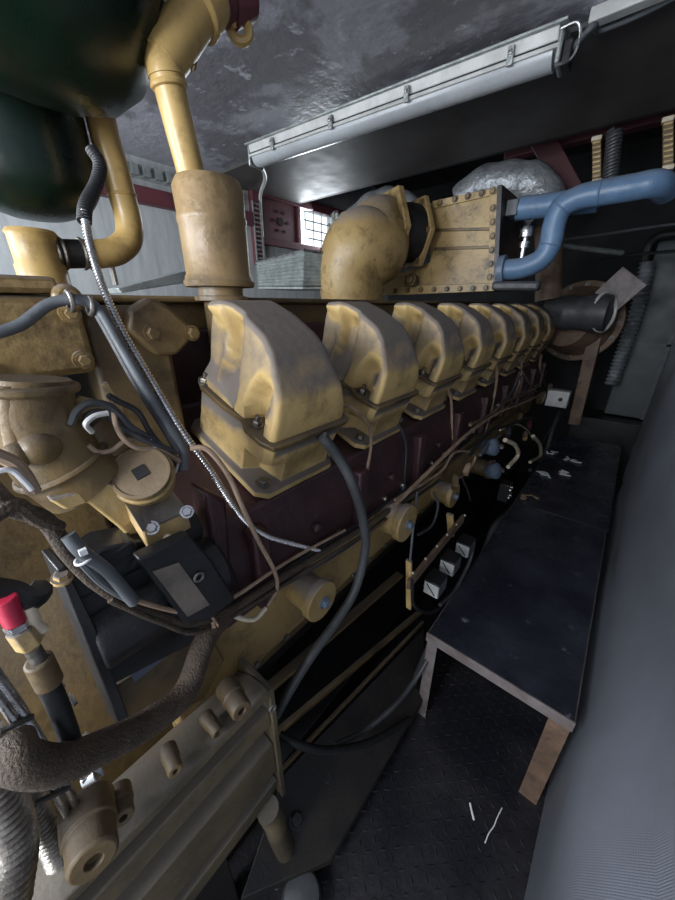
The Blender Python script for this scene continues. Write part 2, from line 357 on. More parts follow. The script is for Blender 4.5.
# block sides
pr = [(-.455, -.335), (-.43, -.40), (-.425, -.53), (-.62, -.53), (-.62, -.27), (-.74, -.17), (-.72, -.22)]
pr = [(-.45, -.337), (-.425, -.40), (-.425, -.535), (-1.4, -.535), (-1.4, -.05), (-.76, -.05), (-.75, -.215)]
b = MB().prism([(x, .20, z) for x, z in pr], (0, YE-.20, 0)); 
for k in range(9):
    y = E0.y-.03+k*SP
    b.bb((-.44, y-.018, -.53), (-.405, y+.018, -.36))
    b.cyl((-.43, y+.15, -.44), (-.41, y+.15, -.44), .012, n=12)
obj('engine_block', b, mar, eng, bevel=.006)
bolts([(-.424, E0.y+k*.1, -.50) for k in range(24)], (1, 0, 0), .007, .008, stl, eng)
# yellow lower crankcase
pr = [(-.475, -.53), (-.455, -.54), (-.455, -.72), (-.50, -.745), (-.50, -.80), (-1.4, -.80), (-1.4, -.53)]
obj('crankcase', MB().prism([(x, .10, z) for x, z in pr], (0, YE-.05, 0)), yel, eng, bevel=.005)
pr = [(-.52, -.80), (-.56, -.86), (-.56, -.95), (-.62, -1.05), (-.75, -1.08), (-1.4, -1.08), (-1.4, -.80)]
obj('oil_pan', MB().prism([(x, .10, z) for x, z in pr], (0, YE-.1, 0)), dark, eng, bevel=.005)
obj('pan_rail', MB().bb((-.555, .10, -.82), (-.50, YE, -.795)), yeld, eng, bevel=.003)
bolts([(-.50, .2+k*.095, -.795) for k in range(26)], (1, 0, .2), .007, .007, stl, eng, 'pan_bolt')
# inspection covers
for u, v, r, L_, m in ((323, 602, .047, .075, yel), (408, 524, .055, .10, yel), (455, 496, .05, .08, yel), (492, 470, .05, .08, yeld)):
    c = X(u, v, -.455+L_); c = V((-.455, c.y, c.z))
    b = MB().lathe(c-V((.01, 0, 0)), (1, 0, 0), [(0, r*.86), (L_-.012, r*.86), (L_-.011, r), (L_+.008, r), (L_+.010, r*.97)], 32)
    p = obj('inspection_cover', b, m, eng, bevel=.0015)
    q = MB().bolt(c+V((L_, .004, -.004)), (1, 0, 0), .011, .012); obj('bolt', q, blug, p)
# valley / intake plenum
b = MB().bb((-1.32, .12, -.10), (-.80, YE+.1, .005)); b.bb((-1.32, .10, .005), (-.775, YE+.12, .018))
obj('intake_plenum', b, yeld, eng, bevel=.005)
b = MB().prism([(-.80, .25, -.2), (-.80, .25, .0), (-.86, .25, .0), (-.9, .25, -.2)], (0, YE-.4, 0))
obj('valley_cover', b, mar, eng)
# opposite bank
def head_mb():
    b = MB()
    lay = [(0, -.006, 0, .207, .25), (.014, -.006, 0, .207, .25), (.018, .006, .010, .194, .236), (.062, .008, .010, .194, .232), (.075, .006, .008, .196, .23), (.118, .004, .006, .199, .228), (.12, .004, .006, .199, .228)]
    rings = []
    for c, a0, y0, y1, a1 in lay:
        # chamfered corners; notch for the bolt in the near outer corner
        if c < .015: pts = [(a0, y0+.02), (a0, y1-.015), (a0+.02, y1), (a1-.02, y1), (a1, y1-.02), (a1, y0+.02), (a1-.02, y0), (a0+.10, y0), (a0+.075, y0), (a0+.02, y0)]
        elif c < .064: pts = [(a0, y0+.045), (a0, y1-.01), (a0+.01, y1), (a1-.02, y1), (a1, y1-.02), (a1, y0+.02), (a1-.02, y0), (a0+.10, y0), (a0+.065, y0+.002), (a0+.052, y0+.035)]
        else: pts = [(a0, y0+.012), (a0, y1-.01), (a0+.01, y1), (a1-.02, y1), (a1, y1-.02), (a1, y0+.02), (a1-.02, y0), (a0+.10, y0), (a0+.065, y0), (a0+.012, y0)]
        rings.append([Lc(a, y, c) for a, y in pts])
    return b.loft(rings)
def cover_mb():
    # arch profile (a, c): outer foot, outer wall, sloping face, roof, inner foot
    CB = .130
    pf = [(.006, CB), (.008, .165), (.018, .205), (.060, .258), (.085, .274), (.14, .285), (.20, .284), (.235, .268), (.240, .24), (.222, .18), (.215, CB)]
    S = []
    for i in range(len(pf)-1):
        n = 7
        for k in range(n): S.append((pf[i][0]+(pf[i+1][0]-pf[i][0])*k/n, pf[i][1]+(pf[i+1][1]-pf[i][1])*k/n))
    S.append(pf[-1])
    for _ in range(2): S = [S[0]]+[((S[i-1][0]+2*S[i][0]+S[i+1][0])/4, (S[i-1][1]+2*S[i][1]+S[i+1][1])/4) for i in range(1, len(S)-1)]+[S[-1]]
    def sm(x): x = max(0, min(1, x)); return x*x*(3-2*x)
    def carve(a, c):
        m1 = .118+.25*max(0, c-.16)                         # long hollow under the roof edge
        r1 = .040*sm((.034-abs(a-m1-.02))/.020)*sm((c-.135)/.05)
        r2 = .036*sm((.026-abs(a-.058))/.016)*sm((.225-c)/.045)
        r3 = .016*sm((a-.165)/.02)*sm((c-.14)/.03)*sm((.262-c)/.02)
        return max(r1*(1-.72*sm((c-.245)/.03)), r2, r3)
    def ynear(c): return .008+.016*sm((c-.15)/.14)
    def yfar(c): return .194-.058*max(0, (c-.14)/.145)**1.15
    cen = (.112, CB)
    def pt(a, c, s_, dent):
        y0, y1 = ynear(c), yfar(c); y = y0+(y1-y0)*s_
        if dent: y += carve(a, c)*dent
        return Lc(a, y, c)
    b = MB(); rings = []
    ss = [0, .006, .02, .045, .08, .13, .2, .3, .45, .6, .75, .87, .94, .98, 1]
    for s_ in ss:
        d = min(s_, 1-s_)*.19; sh = .007*max(0, 1-d/.008)**2
        k = max(0, 1-s_/.42)**1.0; row = []
        for a, c in S:
            dx, dy = a-cen[0], c-cen[1]; ln = math.hypot(dx, dy); q = (ln-sh)/ln
            aa, cc_ = cen[0]+dx*q, max(CB, cen[1]+dy*q)
            row.append(pt(aa, cc_, s_, k))
        rings.append(row)
    b.loft(rings, caps=False, closed=False)
    for s_, r0 in ((0, rings[0]), (1, rings[-1])):
        inn = [r0]
        for q in (.93, .86, .78, .7, .6, .5, .4, .28, .15, .02):
            inn.append([pt(cen[0]+(a-cen[0])*q, max(CB, cen[1]+(c-cen[1])*q), s_, 1 if s_ == 0 else 0) for a, c in S])
        b.loft(inn, caps=False, closed=False)
    bmesh.ops.remove_doubles(b.b, verts=b.b.verts, dist=.0005)
    return b
hd = obj('cylinder_head', head_mb(), cov, eng, bevel=.004)
cv = obj('valve_cover', cover_mb(), cov, hd, ang=60)
gpl = [(-.006, .035), (-.006, .19), (.0, .206), (.10, .206), (.222, .206), (.228, .19), (.228, .01), (.20, -.002), (.13, -.001), (.085, .006), (.06, -.006), (.02, -.006), (-.004, .004)]
gs = obj('cover_gasket', MB().loft([[Lc(a, y, c) for a, y in gpl] for c in (.120, .1225, .1235, .126, .1265, .1295)]), yeld, hd, bevel=.0015, label='dark clamp flange between head and cover')
for a, y in ((.058, .016), (.045, .196), (.205, .010)):
    bb_ = MB().bolt(Lc(a, y, .131), n_up, .009, .010); bb_.cyl(Lc(a, y, .138), Lc(a, y, .150), .0045, n=8); obj('bolt', bb_, stl, hd)
obj('bolt', MB().bolt(Lc(.022, .024, .016), n_up, .010, .011), stl, hd)
obj('bolt', MB().bolt(Lc(.012, .195, .03), V((1, 0, 0)), .008, .008), stl, hd)
for k in range(1, 8): copytree(hd, V((0, SP*k, 0)))
# front housing
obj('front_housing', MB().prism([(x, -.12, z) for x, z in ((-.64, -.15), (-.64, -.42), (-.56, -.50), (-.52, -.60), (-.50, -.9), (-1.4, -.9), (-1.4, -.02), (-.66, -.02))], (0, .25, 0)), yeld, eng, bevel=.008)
# thermostat block on the left
b = MB().bb((-.80, -.15, -.092), (-.60, .165, .012)); blkp = obj('thermostat_housing', b, yel, eng, bevel=.01)
b = MB().bb((-.83, -.18, .014), (-.595, .145, .034)); b.cyl((-.60, .15, .008), (-.585, .15, .008), .018); obj('housing_lid', b, yel, blkp, bevel=.006)
for y, z in ((.148, -.072), (.148, -.01), (.05, -.078)):
    obj('bolt', MB().cyl((-.6, y, z), (-.592, y, z), .013).bolt((-.592, y, z), (1, 0, 0), .008, .006), yel, blkp)
# dim flange and block behind
b = MB().bb((-.80, .165, -.30), (-.62, .29, .0)); obj('end_block', b, yeld, eng, bevel=.01)
c = X(165, 322, -.60); b = MB()
pts = [X(u, v, -.60) for u, v in ((130, 310), (150, 297), (168, 305), (198, 333), (178, 355), (158, 356), (128, 330))]
b.prism(pts, (-.03, 0, 0)); p = obj('end_flange', b, yeld, eng, bevel=.006)
for u, v in ((152, 333), (192, 333)): obj('bolt', MB().bolt(X(u, v, -.60), (1, 0, 0), .010, .010), yeld, p)
# maroon casting fin at the front of the block
b = MB().prism([X(205, 490, -.42), X(228, 500, -.42), X(232, 560, -.42), X(248, 605, -.42), X(215, 575, -.42)], (-.05, 0, 0))
obj('casting_rib', b, mar, eng, bevel=.008)
# side rail casting low in front
# flywheel housing at the far end
yf = YE+.30
cf = Y(583, 322, yf)
fw = MB().lathe((cf.x-.02, yf+.02, cf.z), (-.25, -1, 0), [(0, .265), (.03, .265), (.035, .23), (.14, .19), (.25, .15)], 40)
p = obj('flywheel_housing', fw, rust, eng, bevel=.003)
dd, aa, bb2 = frame((-.25, -1, 0))
for k in range(16):
    q = V((cf.x-.02, yf+.02, cf.z))+dd*.035+(aa*math.cos(k*.3927)+bb2*math.sin(k*.3927))*.24; obj('bolt', MB().bolt(q, dd, .012, .012), stl, p)
pc = Y(583, 313, yf-.38)
b = MB().lathe(pc-V((.20, 0, 0)), (1, -.1, 0), [(0, .09), (.1, .10), (.11, .105), (.13, .105), (.15, .095), (.22, .10), (.24, .105), (.33, .10)], 28)
obj('rear_pipe', b, gryd, eng)
obj('clamp_ring', MB().ring(Y(604, 312, yf-.40), (1, -.5, .1), .108, .009), wht, eng, label='pale clamp ring')
c = Y(620, 289, yf-.3); b = MB().box(c, (.17, .012, .17), (V((.8, -.1, -.6)).normalized(), V((.1, 1, 0)).normalized(), V((.6, -.08, .8)).normalized()))
obj('square_plate', b, frm, eng, bevel=.003)
obj('support_post', MB().rod(Y(595, 337, yf-.1), Y(574, 424, yf-.1), .075, .06, (0, 1, 0)), rust, eng, bevel=.004)
# mounting feet so the engine stands on its base
for y in (.3, 2.5): obj('mount_foot', MB().bb((-1.2, y, ZF+.14), (-.7, y+.2, -1.08)), dark, eng, bevel=.01)

# skid base and rails
t = thing('skid_base', 'black steel skid frame under the engine with worn yellow edge rails', 'skid frame', (-.8, 1.3, ZF))
obj('beam', MB().bb((-.80, -.3, ZF+.001), (-.50, 3.2, ZF+.13)), blk, t, bevel=.004)
p0, p1 = Z(262, 745, -1.15), Z(421, 611, -1.15)
p0 = p0+(p0-p1)*.35; p1 = p1+(p1-p0)*.0
obj('rail', MB().rod(p0, p1, .016, .020), yeld, t, bevel=.002)
q0, q1 = Z(283, 768, -1.17), Z(423, 622, -1.17); q0 = q0+(q0-q1)*.35
obj('rail', MB().rod(q0, q1, .010, .014), yeld, t, bevel=.002)
r0, r1 = Z(255, 700, -.95), Z(400, 574, -.95); r0 = r0+(r0-r1)*.3
obj('rail', MB().rod(r0, r1, .03, .012), yeld, t, bevel=.002)
b = MB().prism([Z(283, 775, -1.2), Z(424, 628, -1.2), Z(423, 700, -1.34), Z(330, 860, -1.34), Z(240, 900, -1.34)], (0, 0, -.03)); obj('side_plate', b, dark, t, bevel=.003)
for u, v in ((328, 778), (297, 820), (360, 735)):
    obj('bolt', MB().bolt(Z(u, v, -1.27), (.3, -.1, 1), .016, .014), blk, t)
for y in (0.1, 1.4, 2.6): obj('cross_beam', MB().bb((-1.25, y, ZF+.001), (-.80, y+.1, ZF+.13)), blk, t)

# ------------------------------------------------------------------ near left: cap housing and friends
t = thing('filler_housing', 'yellow casting with a round cap that has a square socket, two bolts on its front', 'filler housing', X(150, 540, -.44))
ax = V((.62, -.35, .70)).normalized()
d, a_, b_ = frame(ax); cc = X(141, 473, -.42)
k_ = .41/338
b = MB().lathe(cc-ax*.05, ax, [(0, .030), (.02, .034), (.040, .037), (.044, .037)], 36)
obj('body', b, yel, t, bevel=.003)
top = [X(122, 498, -.43), X(167, 484, -.44), X(188, 511, -.405), X(143, 532, -.395)]
obj('block', MB().prism(top, (0, 0, -.028)), cov, t, bevel=.002)
obj('mounting_face', MB().prism([p+V((0, 0, .0005)) for p in top], (.001, -.0005, .0015)), stl, t)
obj('web', MB().prism([X(u, v, -.425) for u, v in ((48, 500), (67, 511), (88, 503), (118, 527), (146, 554), (150, 520), (124, 485), (95, 480), (90, 488))], (-.025, 0, 0)), cov, t, bevel=.003)
cap = obj('cap', MB().lathe(cc-ax*.006, ax, [(0, .034), (.007, .0345), (.010, .033), (.010, .030), (.0085, .0295)], 40), dby, t)
b = MB().box(cc+ax*.0028, (.003, .015, .015), (ax, (a_*.9+b_*.43).normalized(), (b_*.9-a_*.43).normalized())); obj('square_socket', b, void, cap)
b = MB()
for u, v in ((152, 528), (187, 512)): obj('bolt', MB().bolt(X(u, v, -.398), (.7, -.3, .6), .0065, .008), chr_, t)
obj('bolt', MB().bolt(X(168, 539, -.398), (1, -.3, 0), .005, .003), cream, t)
# water elbow
t = thing('water_elbow', 'fat dark yellow pipe elbow with a rounded boss left of the round cap', 'pipe elbow', X(55, 480, -.46))
P = [X(u, v, -.47) for u, v in ((28, 378), (33, 410), (48, 440), (62, 462), (85, 480))]
obj('elbow', MB().tube(P, lambda s: .036+.012*s, 24, 6), yeld, t)
obj('collar', MB().ring(P[3], P[4]-P[2], .046, .004), yeld, t)
obj('boss', MB().ball(X(40, 448, -.435), (.017, .019, .017)).ball(X(18, 455, -.435), .013), yeld, t)
obj('side_pipe', MB().tube([X(8, 385, -.45), X(14, 420, -.45), X(22, 455, -.45)], .012, 14), yeld, t)
obj('neck_flange', MB().cyl(X(26, 383, -.47), X(28, 392, -.47), .045, n=28), yeld, t, bevel=.003)
# bracket with broken gasket bits
b = MB().prism([X(u, v, -.46) for u, v in ((66, 408), (80, 396), (104, 402), (96, 412), (78, 418))], (-.006, .0, .0))
obj('bent_bracket', b, yel, bevel=.001, label='small bent tan metal tab beside the wires above the round cap', cat='bracket')
b = MB().prism([X(u, v, -.47) for u, v in ((103, 384), (108, 382), (122, 405), (124, 414), (112, 405))], (-.006, 0, 0))
obj('bent_bracket', b, cov, bevel=.001, label='thin yellow metal tab standing upright right of the wire loops', cat='bracket')
b = MB().lathe(X(100, 440, -.50), (1, 0, .3), [(0, .03), (.03, .03), (.035, .022), (.05, .022)], 20)
obj('sensor_plug', b, yeld, label='dark round sensor plug behind the looping grey wires', cat='sensor')

# black motor bodies
t = thing('actuator_motor', 'black ribbed motor body with bolted flange and dusty top under the yellow casting', 'motor', X(130, 700, -.46))
def YL(u, v, x, L_):        # a point and a run of L_ metres along the engine
    p = X(u, v, x); return p, p+V((0, L_, 0))
p0 = X(92, 640, -.415); obj('body', MB().lathe(p0-V((.005, .0, 0)), (0, 1, 0), [(0, .043), (.004, .046), (.02, .046), (.17, .046), (.175, .04)], 36), blk, t, bevel=.002)
p1 = X(72, 588, -.42); obj('upper_body', MB().lathe(p1-V((.010, 0, 0)), (0, 1, 0), [(0, .027), (.15, .027), (.155, .024)], 28), blk, t, bevel=.002)
pts = [X(u, v, -.405) for u, v in ((22, 568), (60, 560), (128, 722), (112, 735))]
obj('end_flange', MB().prism([X(u, v, -.385) for u, v in ((57, 570), (66, 566), (96, 628), (136, 735), (124, 737))], (-.05, -.003, 0)), blk, t, bevel=.0015)
obj('gearbox', MB().prism([X(u, v, -.405) for u, v in ((64, 574), (104, 548), (150, 538), (215, 575), (222, 612), (200, 640), (104, 690))], (-.05, 0, 0)), blk, t, bevel=.003)
obj('lower_body', MB().prism([X(u, v, -.43) for u, v in ((112, 690), (205, 625), (225, 660), (205, 700), (125, 735))], (-.06, 0, 0)), yeld, t, bevel=.003)
for u, v in ((62, 578),): obj('bolt', MB().bolt(X(u, v, -.385), (.3, .1, 1), .007, .007), cov, t)
for u, v in ((44, 661), (59, 683), (72, 700), (88, 738)): obj('bolt', MB().bolt(X(u, v, -.37), (.2, -1, 0), .0055, .008), stl, t)
obj('bolt', MB().bolt(X(172, 566, -.40), (.3, .2, 1), .006, .006), stl, t)
b = MB().box(X(112, 552, -.42), (.05, .03, .018), (V((.1, .9, .2)).normalized(), V((1, -.1, 0)).normalized(), V((0, -.2, 1)).normalized())); obj('terminal_cover', b, blk, t, bevel=.003)
pz = [X(152, 571, -.366), X(178, 562, -.366), X(209, 604, -.366), X(187, 616, -.366)]
t2 = thing('black_mount_plate', 'black flat mounting plate below the yellow casting carrying a dull data plate', 'plate', X(200, 600, -.42))
b = MB().prism([X(u, v, -.366) for u, v in ((138, 560), (190, 535), (212, 560), (236, 600), (210, 620), (185, 625))], (-.02, 0, 0)); obj('plate', b, blk, t2, bevel=.003)
obj('data_plate', MB().prism(pz, (.002, 0, 0)), labw, t2, label='worn beige data plate with illegible print')
obj('washer', MB().ring(X(199, 577, -.364), (1, 0, 0), .006, .002), stl, t2)
b = MB().prism([X(u, v, -.428) for u, v in ((126, 662), (172, 628), (180, 645), (134, 682))], (.0015, 0, 0)); obj('sticker', b, labb, t, label='faded blue grey sticker')

# cover box at the bottom
t = thing('gear_case_cover', 'big yellow ribbed cover box with round bosses at the bottom left', 'cover box', (-.44, .05, -1.05))
y0_, y1_ = -.16, .225
pr = [(-.365, -.648), (-.352, -.652), (-.350, -.670), (-.385, -.678), (-.385, -.717), (-.360, -.722), (-.358, -.765), (-.388, -.774), (-.388, -.822), (-.360, -.832), (-.358, -.93), (-.384, -.938), (-.384, -.965), (-.36, -.972), (-.375, -1.05), (-.46, -1.05), (-.46, -.70), (-.41, -.662)]
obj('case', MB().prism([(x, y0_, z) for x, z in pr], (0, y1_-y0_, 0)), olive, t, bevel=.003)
def boss(u, v, r, L_, m, ring=True, d=(1, -.15, .15)):
    c = X(u, v, -.36+L_); d = V(d).normalized(); c0 = c-d*(L_+.03)
    b = MB().lathe(c0, d, [(0, r*1.15), (L_*.5+.01, r*1.12), (L_*.5+.012, r), (L_+.017, r*.97), (L_+.02, r*.85), (L_+.02, r*.35), (L_+.012, r*.33)], 26)
    o = obj('boss', b, m, t, bevel=.001); return o
boss(95, 872, .026, .05, yeld); boss(245, 716, .017, .04, yeld); boss(178, 778, .011, .022, yeld); boss(222, 738, .010, .02, yeld, d=(1, 0, 0)); boss(125, 826, .014, .02, yeld)
boss(276, 713, .009, .02, stl)
for z in (-.70, -.78, -.84): obj('bolt', MB().bolt((-.372, y1_+.003, z), (0, 1, 0), .006, .006), stl, t)
obj('end_flange', MB().bb((-.45, y1_, -1.04), (-.352, y1_+.012, -.66)), olive, t, bevel=.002)
b = MB().tube([(-.36, .19, -1.03), (-.355, .2, -1.1), (-.37, .21, -1.2), (-.36, .22, -1.3)], .025, 14); obj('drain_stub', b, olive, t)
obj('sump_leg', MB().bb((-.46, -.1, ZF+.001), (-.40, .1, -1.05)), dark, t, bevel=.004)

# gray cap at the bottom edge
c = Z(300, 888, -1.36); obj('ribbed_cap', MB().lathe(c-V((0, 0, .06)), (.2, -.1, 1), [(0, .05), (.04, .05), (.055, .045), (.06, .03), (.062, .0)], 24), gryd, bevel=.002, label='grey rounded cap on the floor at the bottom edge', cat='cap')

# fittings at the far left
t = thing('hose_fitting', 'brass and grey hose coupling with a red sleeve at the left edge', 'hose fitting', X(40, 740, -.36))
A = lambda u, v: X(u, v, -.33)
obj('red_collar', MB().cyl(A(4, 598), A(16, 622), .008, n=20), red, t, bevel=.001)
obj('nut', MB().lathe(A(16, 622), A(22, 634)-A(16, 622), [(0, .0085), (.006, .0085)], 6), chr_, t)
obj('brass_body', MB().lathe(A(20, 628), A(36, 652)-A(20, 628), [(0, .010), (.02, .010), (.022, .007)], 6), cov, t, bevel=.001)
obj('nipple', MB().cyl(A(32, 648), A(42, 664), .006), stl, t)
obj('valve_tap', MB().cyl(A(28, 606), A(34, 622), .005).cyl(A(30, 620), A(44, 630), .004), cream, t)
obj('ferrule', MB().cyl(A(38, 660), A(50, 684), .0105, n=20), yeld, t, bevel=.002)
obj('dark_hose', MB().tube([A(46, 680), A(58, 705), A(68, 732), A(74, 752)], .0085, 14), rub, t)
wire('black_cable', [X(-20, 588, -.34), X(10, 592, -.34), X(30, 600, -.335), X(40, 590, -.35)], .010, rub, 'thick black cable end above the red sleeve', 'cable')
# braided hose
wire('braided_hose', [X(228, 610, -.40), X(205, 640, -.375), X(186, 690, -.35), X(150, 722, -.335), X(100, 748, -.32), X(58, 765, -.31), X(22, 762, -.31), X(12, 745, -.33)], .0165, brn, 'thick brown braided hose sweeping down to the lower left corner', 'hose', n=18, sub=12)
# bright tubes and corrugated coil
t = thing('steel_tube_pair', 'pair of bright parallel steel tubes at the lower left edge', 'pipes', X(60, 800, -.38))
for du in (0, 14): obj('tube', MB().tube([X(-22+du, 668, -.38), X(20+du, 728, -.38), X(52+du, 785, -.38), X(75+du, 830, -.38)], .0045, 10), chr_, t)
for u, v in ((10, 724), (46, 795)): obj('clamp', MB().rod(X(u-10, v+8, -.375), X(u+24, v-8, -.375), .004), dark, t)
b = MB().tube([X(-18, 840, -.35), X(10, 858, -.35), X(30, 872, -.35), X(60, 868, -.35)], .03, 18, 10, ridge=(.004, .009)); 
wire('corrugated_hose', [X(-25, 740, -.40), X(0, 800, -.39), X(14, 850, -.38), X(8, 905, -.37)], .018, stl, 'shiny corrugated metal hose at the bottom left corner', 'hose', n=18, ridge=(.0035, .009))
wire('corrugated_hose', [X(15, 770, -.42), X(40, 820, -.41), X(60, 860, -.40), X(66, 920, -.39)], .013, stl, 'thinner corrugated metal hose beside the wide one at bottom left', 'hose', n=14, ridge=(.0025, .007))
obj('silver_clip', MB().box(X(92, 774, -.37), (.012, .02, .02)).cyl(X(84, 780, -.372), X(98, 772, -.365), .009), chr_, bevel=.001, label='small shiny clip just below the braided hose', cat='clip')

# ------------------------------------------------------------------ top left: green tank
t = thing('green_air_cleaner', 'huge dark green rounded air cleaner tank overhead at the top left', 'air cleaner', (-.55, .1, .25))
gd = V((-.2, -1, .15)).normalized()
gc = ray(12, -82)*.50
obj('shell', MB().lathe(gc-gd*(-.0), gd, [(-.195, .02), (-.187, .083), (-.166, .137), (-.125, .178), (-.066, .20), (0, .208), (.17, .208), (.5, .208)], 56), grn, t)
gc2 = ray(26, 172)*.72
obj('lower_bowl', MB().lathe(gc2, (0, 0, -1), [(-.25, .13), (-.0, .13), (.03, .125), (.05, .112), (.07, .086), (.082, .05), (.087, .01)], 44), grn, t)

# yellow breather pipe and canister
t = thing('breather_pipe', 'bright yellow pipe with angled joint, dropping to a dusty brown canister', 'pipe', X(215, 300, -.74))
xp = -.74
A = lambda u, v: X(u, v, xp)
up = (0, 0, 1); cb = A(218, 292); ct = A(211, 182); hgt = ct.z-cb.z; s = hgt/.12
r0 = .070
cx = V((cb.x, (cb.y+ct.y)/2, cb.z))
obj('canister', MB().lathe(cx, up, [(-.12, .04), (-.02, .04), (-.018, .058), (-.010, .058), (-.008, .048), (.008, .048), (.010, .074), (.020, .076), (.024, .072), (.030, .071), (.034, .068), (hgt*.62, .068), (hgt*.64, .070), (hgt*.68, .070), (hgt*.70, .068), (hgt*.93, .070), (hgt, .062), (hgt+.004, .02)], 44), dby, t)
pt = A(167, 78); pm = cx+V((-.0, -.03, hgt)); obj('riser', MB().tube([cx+V((-.01, -.025, hgt-.01)), pt], .0265, 24, smooth=False), yelb, t)
pd = (pt-pm).normalized()
obj('weld_collar', MB().ring(pt-pd*.01, pd, .027, .005).cyl(pt-pd*.01, pt+pd*.01, .029, n=24), yelb, t)
j1, j2 = A(164, 60), A(222, -30)
obj('joint', MB().tube([pt, pt+pd*.012, j1, j1+(j2-j1).normalized()*.03], .031, 24, smooth=False), yelb, t)
dd = (j2-j1).normalized()
obj('upper_pipe', MB().lathe(j1-dd*.02, dd, [(0.01, .031), (.03, .035), (.12, .036), (.14, .037), (.35, .037)], 28), yelb, t)
obj('clamp_band', MB().lathe(j1+dd*.11, dd, [(0, .038), (.004, .045), (.05, .045), (.054, .038)], 32), yelb, t, bevel=.002)
obj('bolt', MB().bolt(A(190, 62), (.6, -.5, -.6), .009, .02), yelb, t)
b = MB(); lc = A(240, 30); 
b.ring(lc, (.8, -.6, .1), .017, .009, m=8); b.rod(A(222, 18), A(233, 26), .022, .012)
obj('lifting_lug', b, yelb, t, label='lug ring with an open eye')
obj('pipe_plug', MB().cyl(A(212, 12), A(240, -6), .028, n=20).cyl(A(228, 6), A(246, -2), .032), marb, t, label='dark red plug at the top')

# left yellow elbow
xq = -1.02
A = lambda u, v: X(u, v, xq)
t = thing('coolant_elbow', 'yellow bent pipe behind the green tank, joined by a black rubber coupling', 'pipe', A(90, 275))
P = [A(98, 105), A(106, 140), A(114, 165), A(122, 195), A(129, 222), A(128, 240), A(116, 251), A(100, 254), A(84, 254)]
obj('bent_pipe', MB().tube(P, .030, 24, 6), yelb, t)
obj('weld_ring', MB().ring(P[3], P[4]-P[2], .030, .003), yelb, t)
obj('rubber_coupling', MB().tube([A(94, 254), A(74, 254), A(56, 254)], .029, 24), rub, t)
for u in (89, 82, 62, 56): obj('hose_clamp', MB().ring(A(u, 254), (0, 1, 0), .030, .004, m=6), stl, t)
q = A(36, 250); obj('outlet_stub', MB().lathe(q-V((0, 0, .10)), up, [(0, .045), (.07, .045), (.075, .042), (.125, .042), (.130, .045), (.136, .041), (.138, .0)], 32), yelb, t)
obj('bracket_tab', MB().rod(A(108, 252), A(116, 285), .022, .006), stl, t)

# galvanised corrugated box on the engine
t = thing('corrugated_box', 'shiny galvanised corrugated sheet box sitting on top of the engine', 'metal box', Y(305, 288, 1.25))
def sheet(p00, p10, p01, p11, n=9, amp=.005):
    b = MB(); rows = []
    nrm = (p10-p00).cross(p01-p00).normalized()
    if nrm.dot(-p00) < 0: nrm = -nrm
    for i in range(n*2+1):
        t_ = i/(n*2); o = nrm*(amp if i % 2 else -amp)
        rows.append([p00.lerp(p01, t_)+o, p10.lerp(p11, t_)+o, p10.lerp(p11, t_)+o-nrm*.004, p00.lerp(p01, t_)+o-nrm*.004])
    return b.loft(rows)
K0, K1 = Y(304, 250, 1.22), Y(303, 287, 1.22)
Lf0, Lf1 = Y(256, 262, 1.30), Y(258, 287, 1.30); R0, R1 = Y(357, 258, 1.42), Y(348, 287, 1.42)
obj('front_panel', sheet(Lf0, K0, Lf1, K1), galv, t); obj('side_panel', sheet(K0, R0, K1, R1), galv, t)
obj('rim', MB().tube([Lf0, K0, R0], .006, 6, smooth=False), chr_, t)
obj('base_tray', MB().prism([Lf1, K1, R1, R1+V((-.25, .25, 0)), Lf1+V((-.1, .3, 0))], (0, 0, -.008)), galv, t)
obj('top_cover', MB().prism([Lf0, K0, R0, R0+V((-.25, .25, 0)), Lf0+V((-.1, .3, 0))], (0, 0, -.004)), galv, t)
b = MB().prism([X(118, 288, -1.3), X(190, 270, -1.3), X(190, 282, -1.3), X(122, 293, -1.3)], (-.1, 0, 0))
obj('sheet_strip', b, galv, bevel=.002, label='low galvanised strip on the engine left of the brown canister', cat='metal strip')

# ------------------------------------------------------------------ turbo dome and aftercooler
ya_ = 1.80
A = lambda u, v, y=ya_: Y(u, v, y)
t = thing('aftercooler', 'yellow bolted aftercooler box with flat face and ribs on top of the engine', 'aftercooler', (-.8, 1.95, .02))
TL, TR, BR, BL = A(430, 203), A(497, 189), A(493, 289), A(377, 293)
FL = A(425, 262)
obj('core_box', MB().prism([TL, TR, BR, BL, A(380, 278), A(418, 268), A(430, 262)], (0, .35, 0)), yel, t, bevel=.004)
b = MB()
b.prism([A(432, 201, 1.79), A(497, 187, 1.79), A(497, 194, 1.79), A(432, 209, 1.79)], (0, .012, 0))
b.prism([A(490, 189, 1.79), A(499, 187, 1.79), A(495, 290, 1.79), A(488, 290, 1.79)], (0, .012, 0))
b.prism([A(375, 287, 1.77), A(494, 283, 1.77), A(494, 291, 1.77), A(375, 296, 1.77)], (0, .012, 0))
obj('flange_rim', b, yel, t, bevel=.002)
b = MB()
for v0, v1 in ((230, 229), (249, 247)):
    b.rod(A(434, v0, 1.795), A(490, v1, 1.795), .012, .006, (0, 1, 0))
obj('rib', b, yeld, t, bevel=.002)
for u, v in ((440, 203), (455, 199), (468, 196), (482, 193), (493, 191), (493, 208), (493, 222), (493, 236), (492, 250), (491, 264), (490, 277)):
    obj('bolt', MB().bolt(A(u, v, 1.788), (0, -1, 0), .011, .010), yeld, t)
for u in range(382, 492, 13):
    obj('bolt', MB().bolt(A(u, 291-(u-382)*.03, 1.768), (0, -1, 0), .010, .010), yeld, t)
obj('sensor_boss', MB().box(A(411, 281, 1.75), (.05, .05, .05)).bolt(A(411, 279, 1.72), (0, -1, 0), .02, .02), yeld, t, bevel=.003)
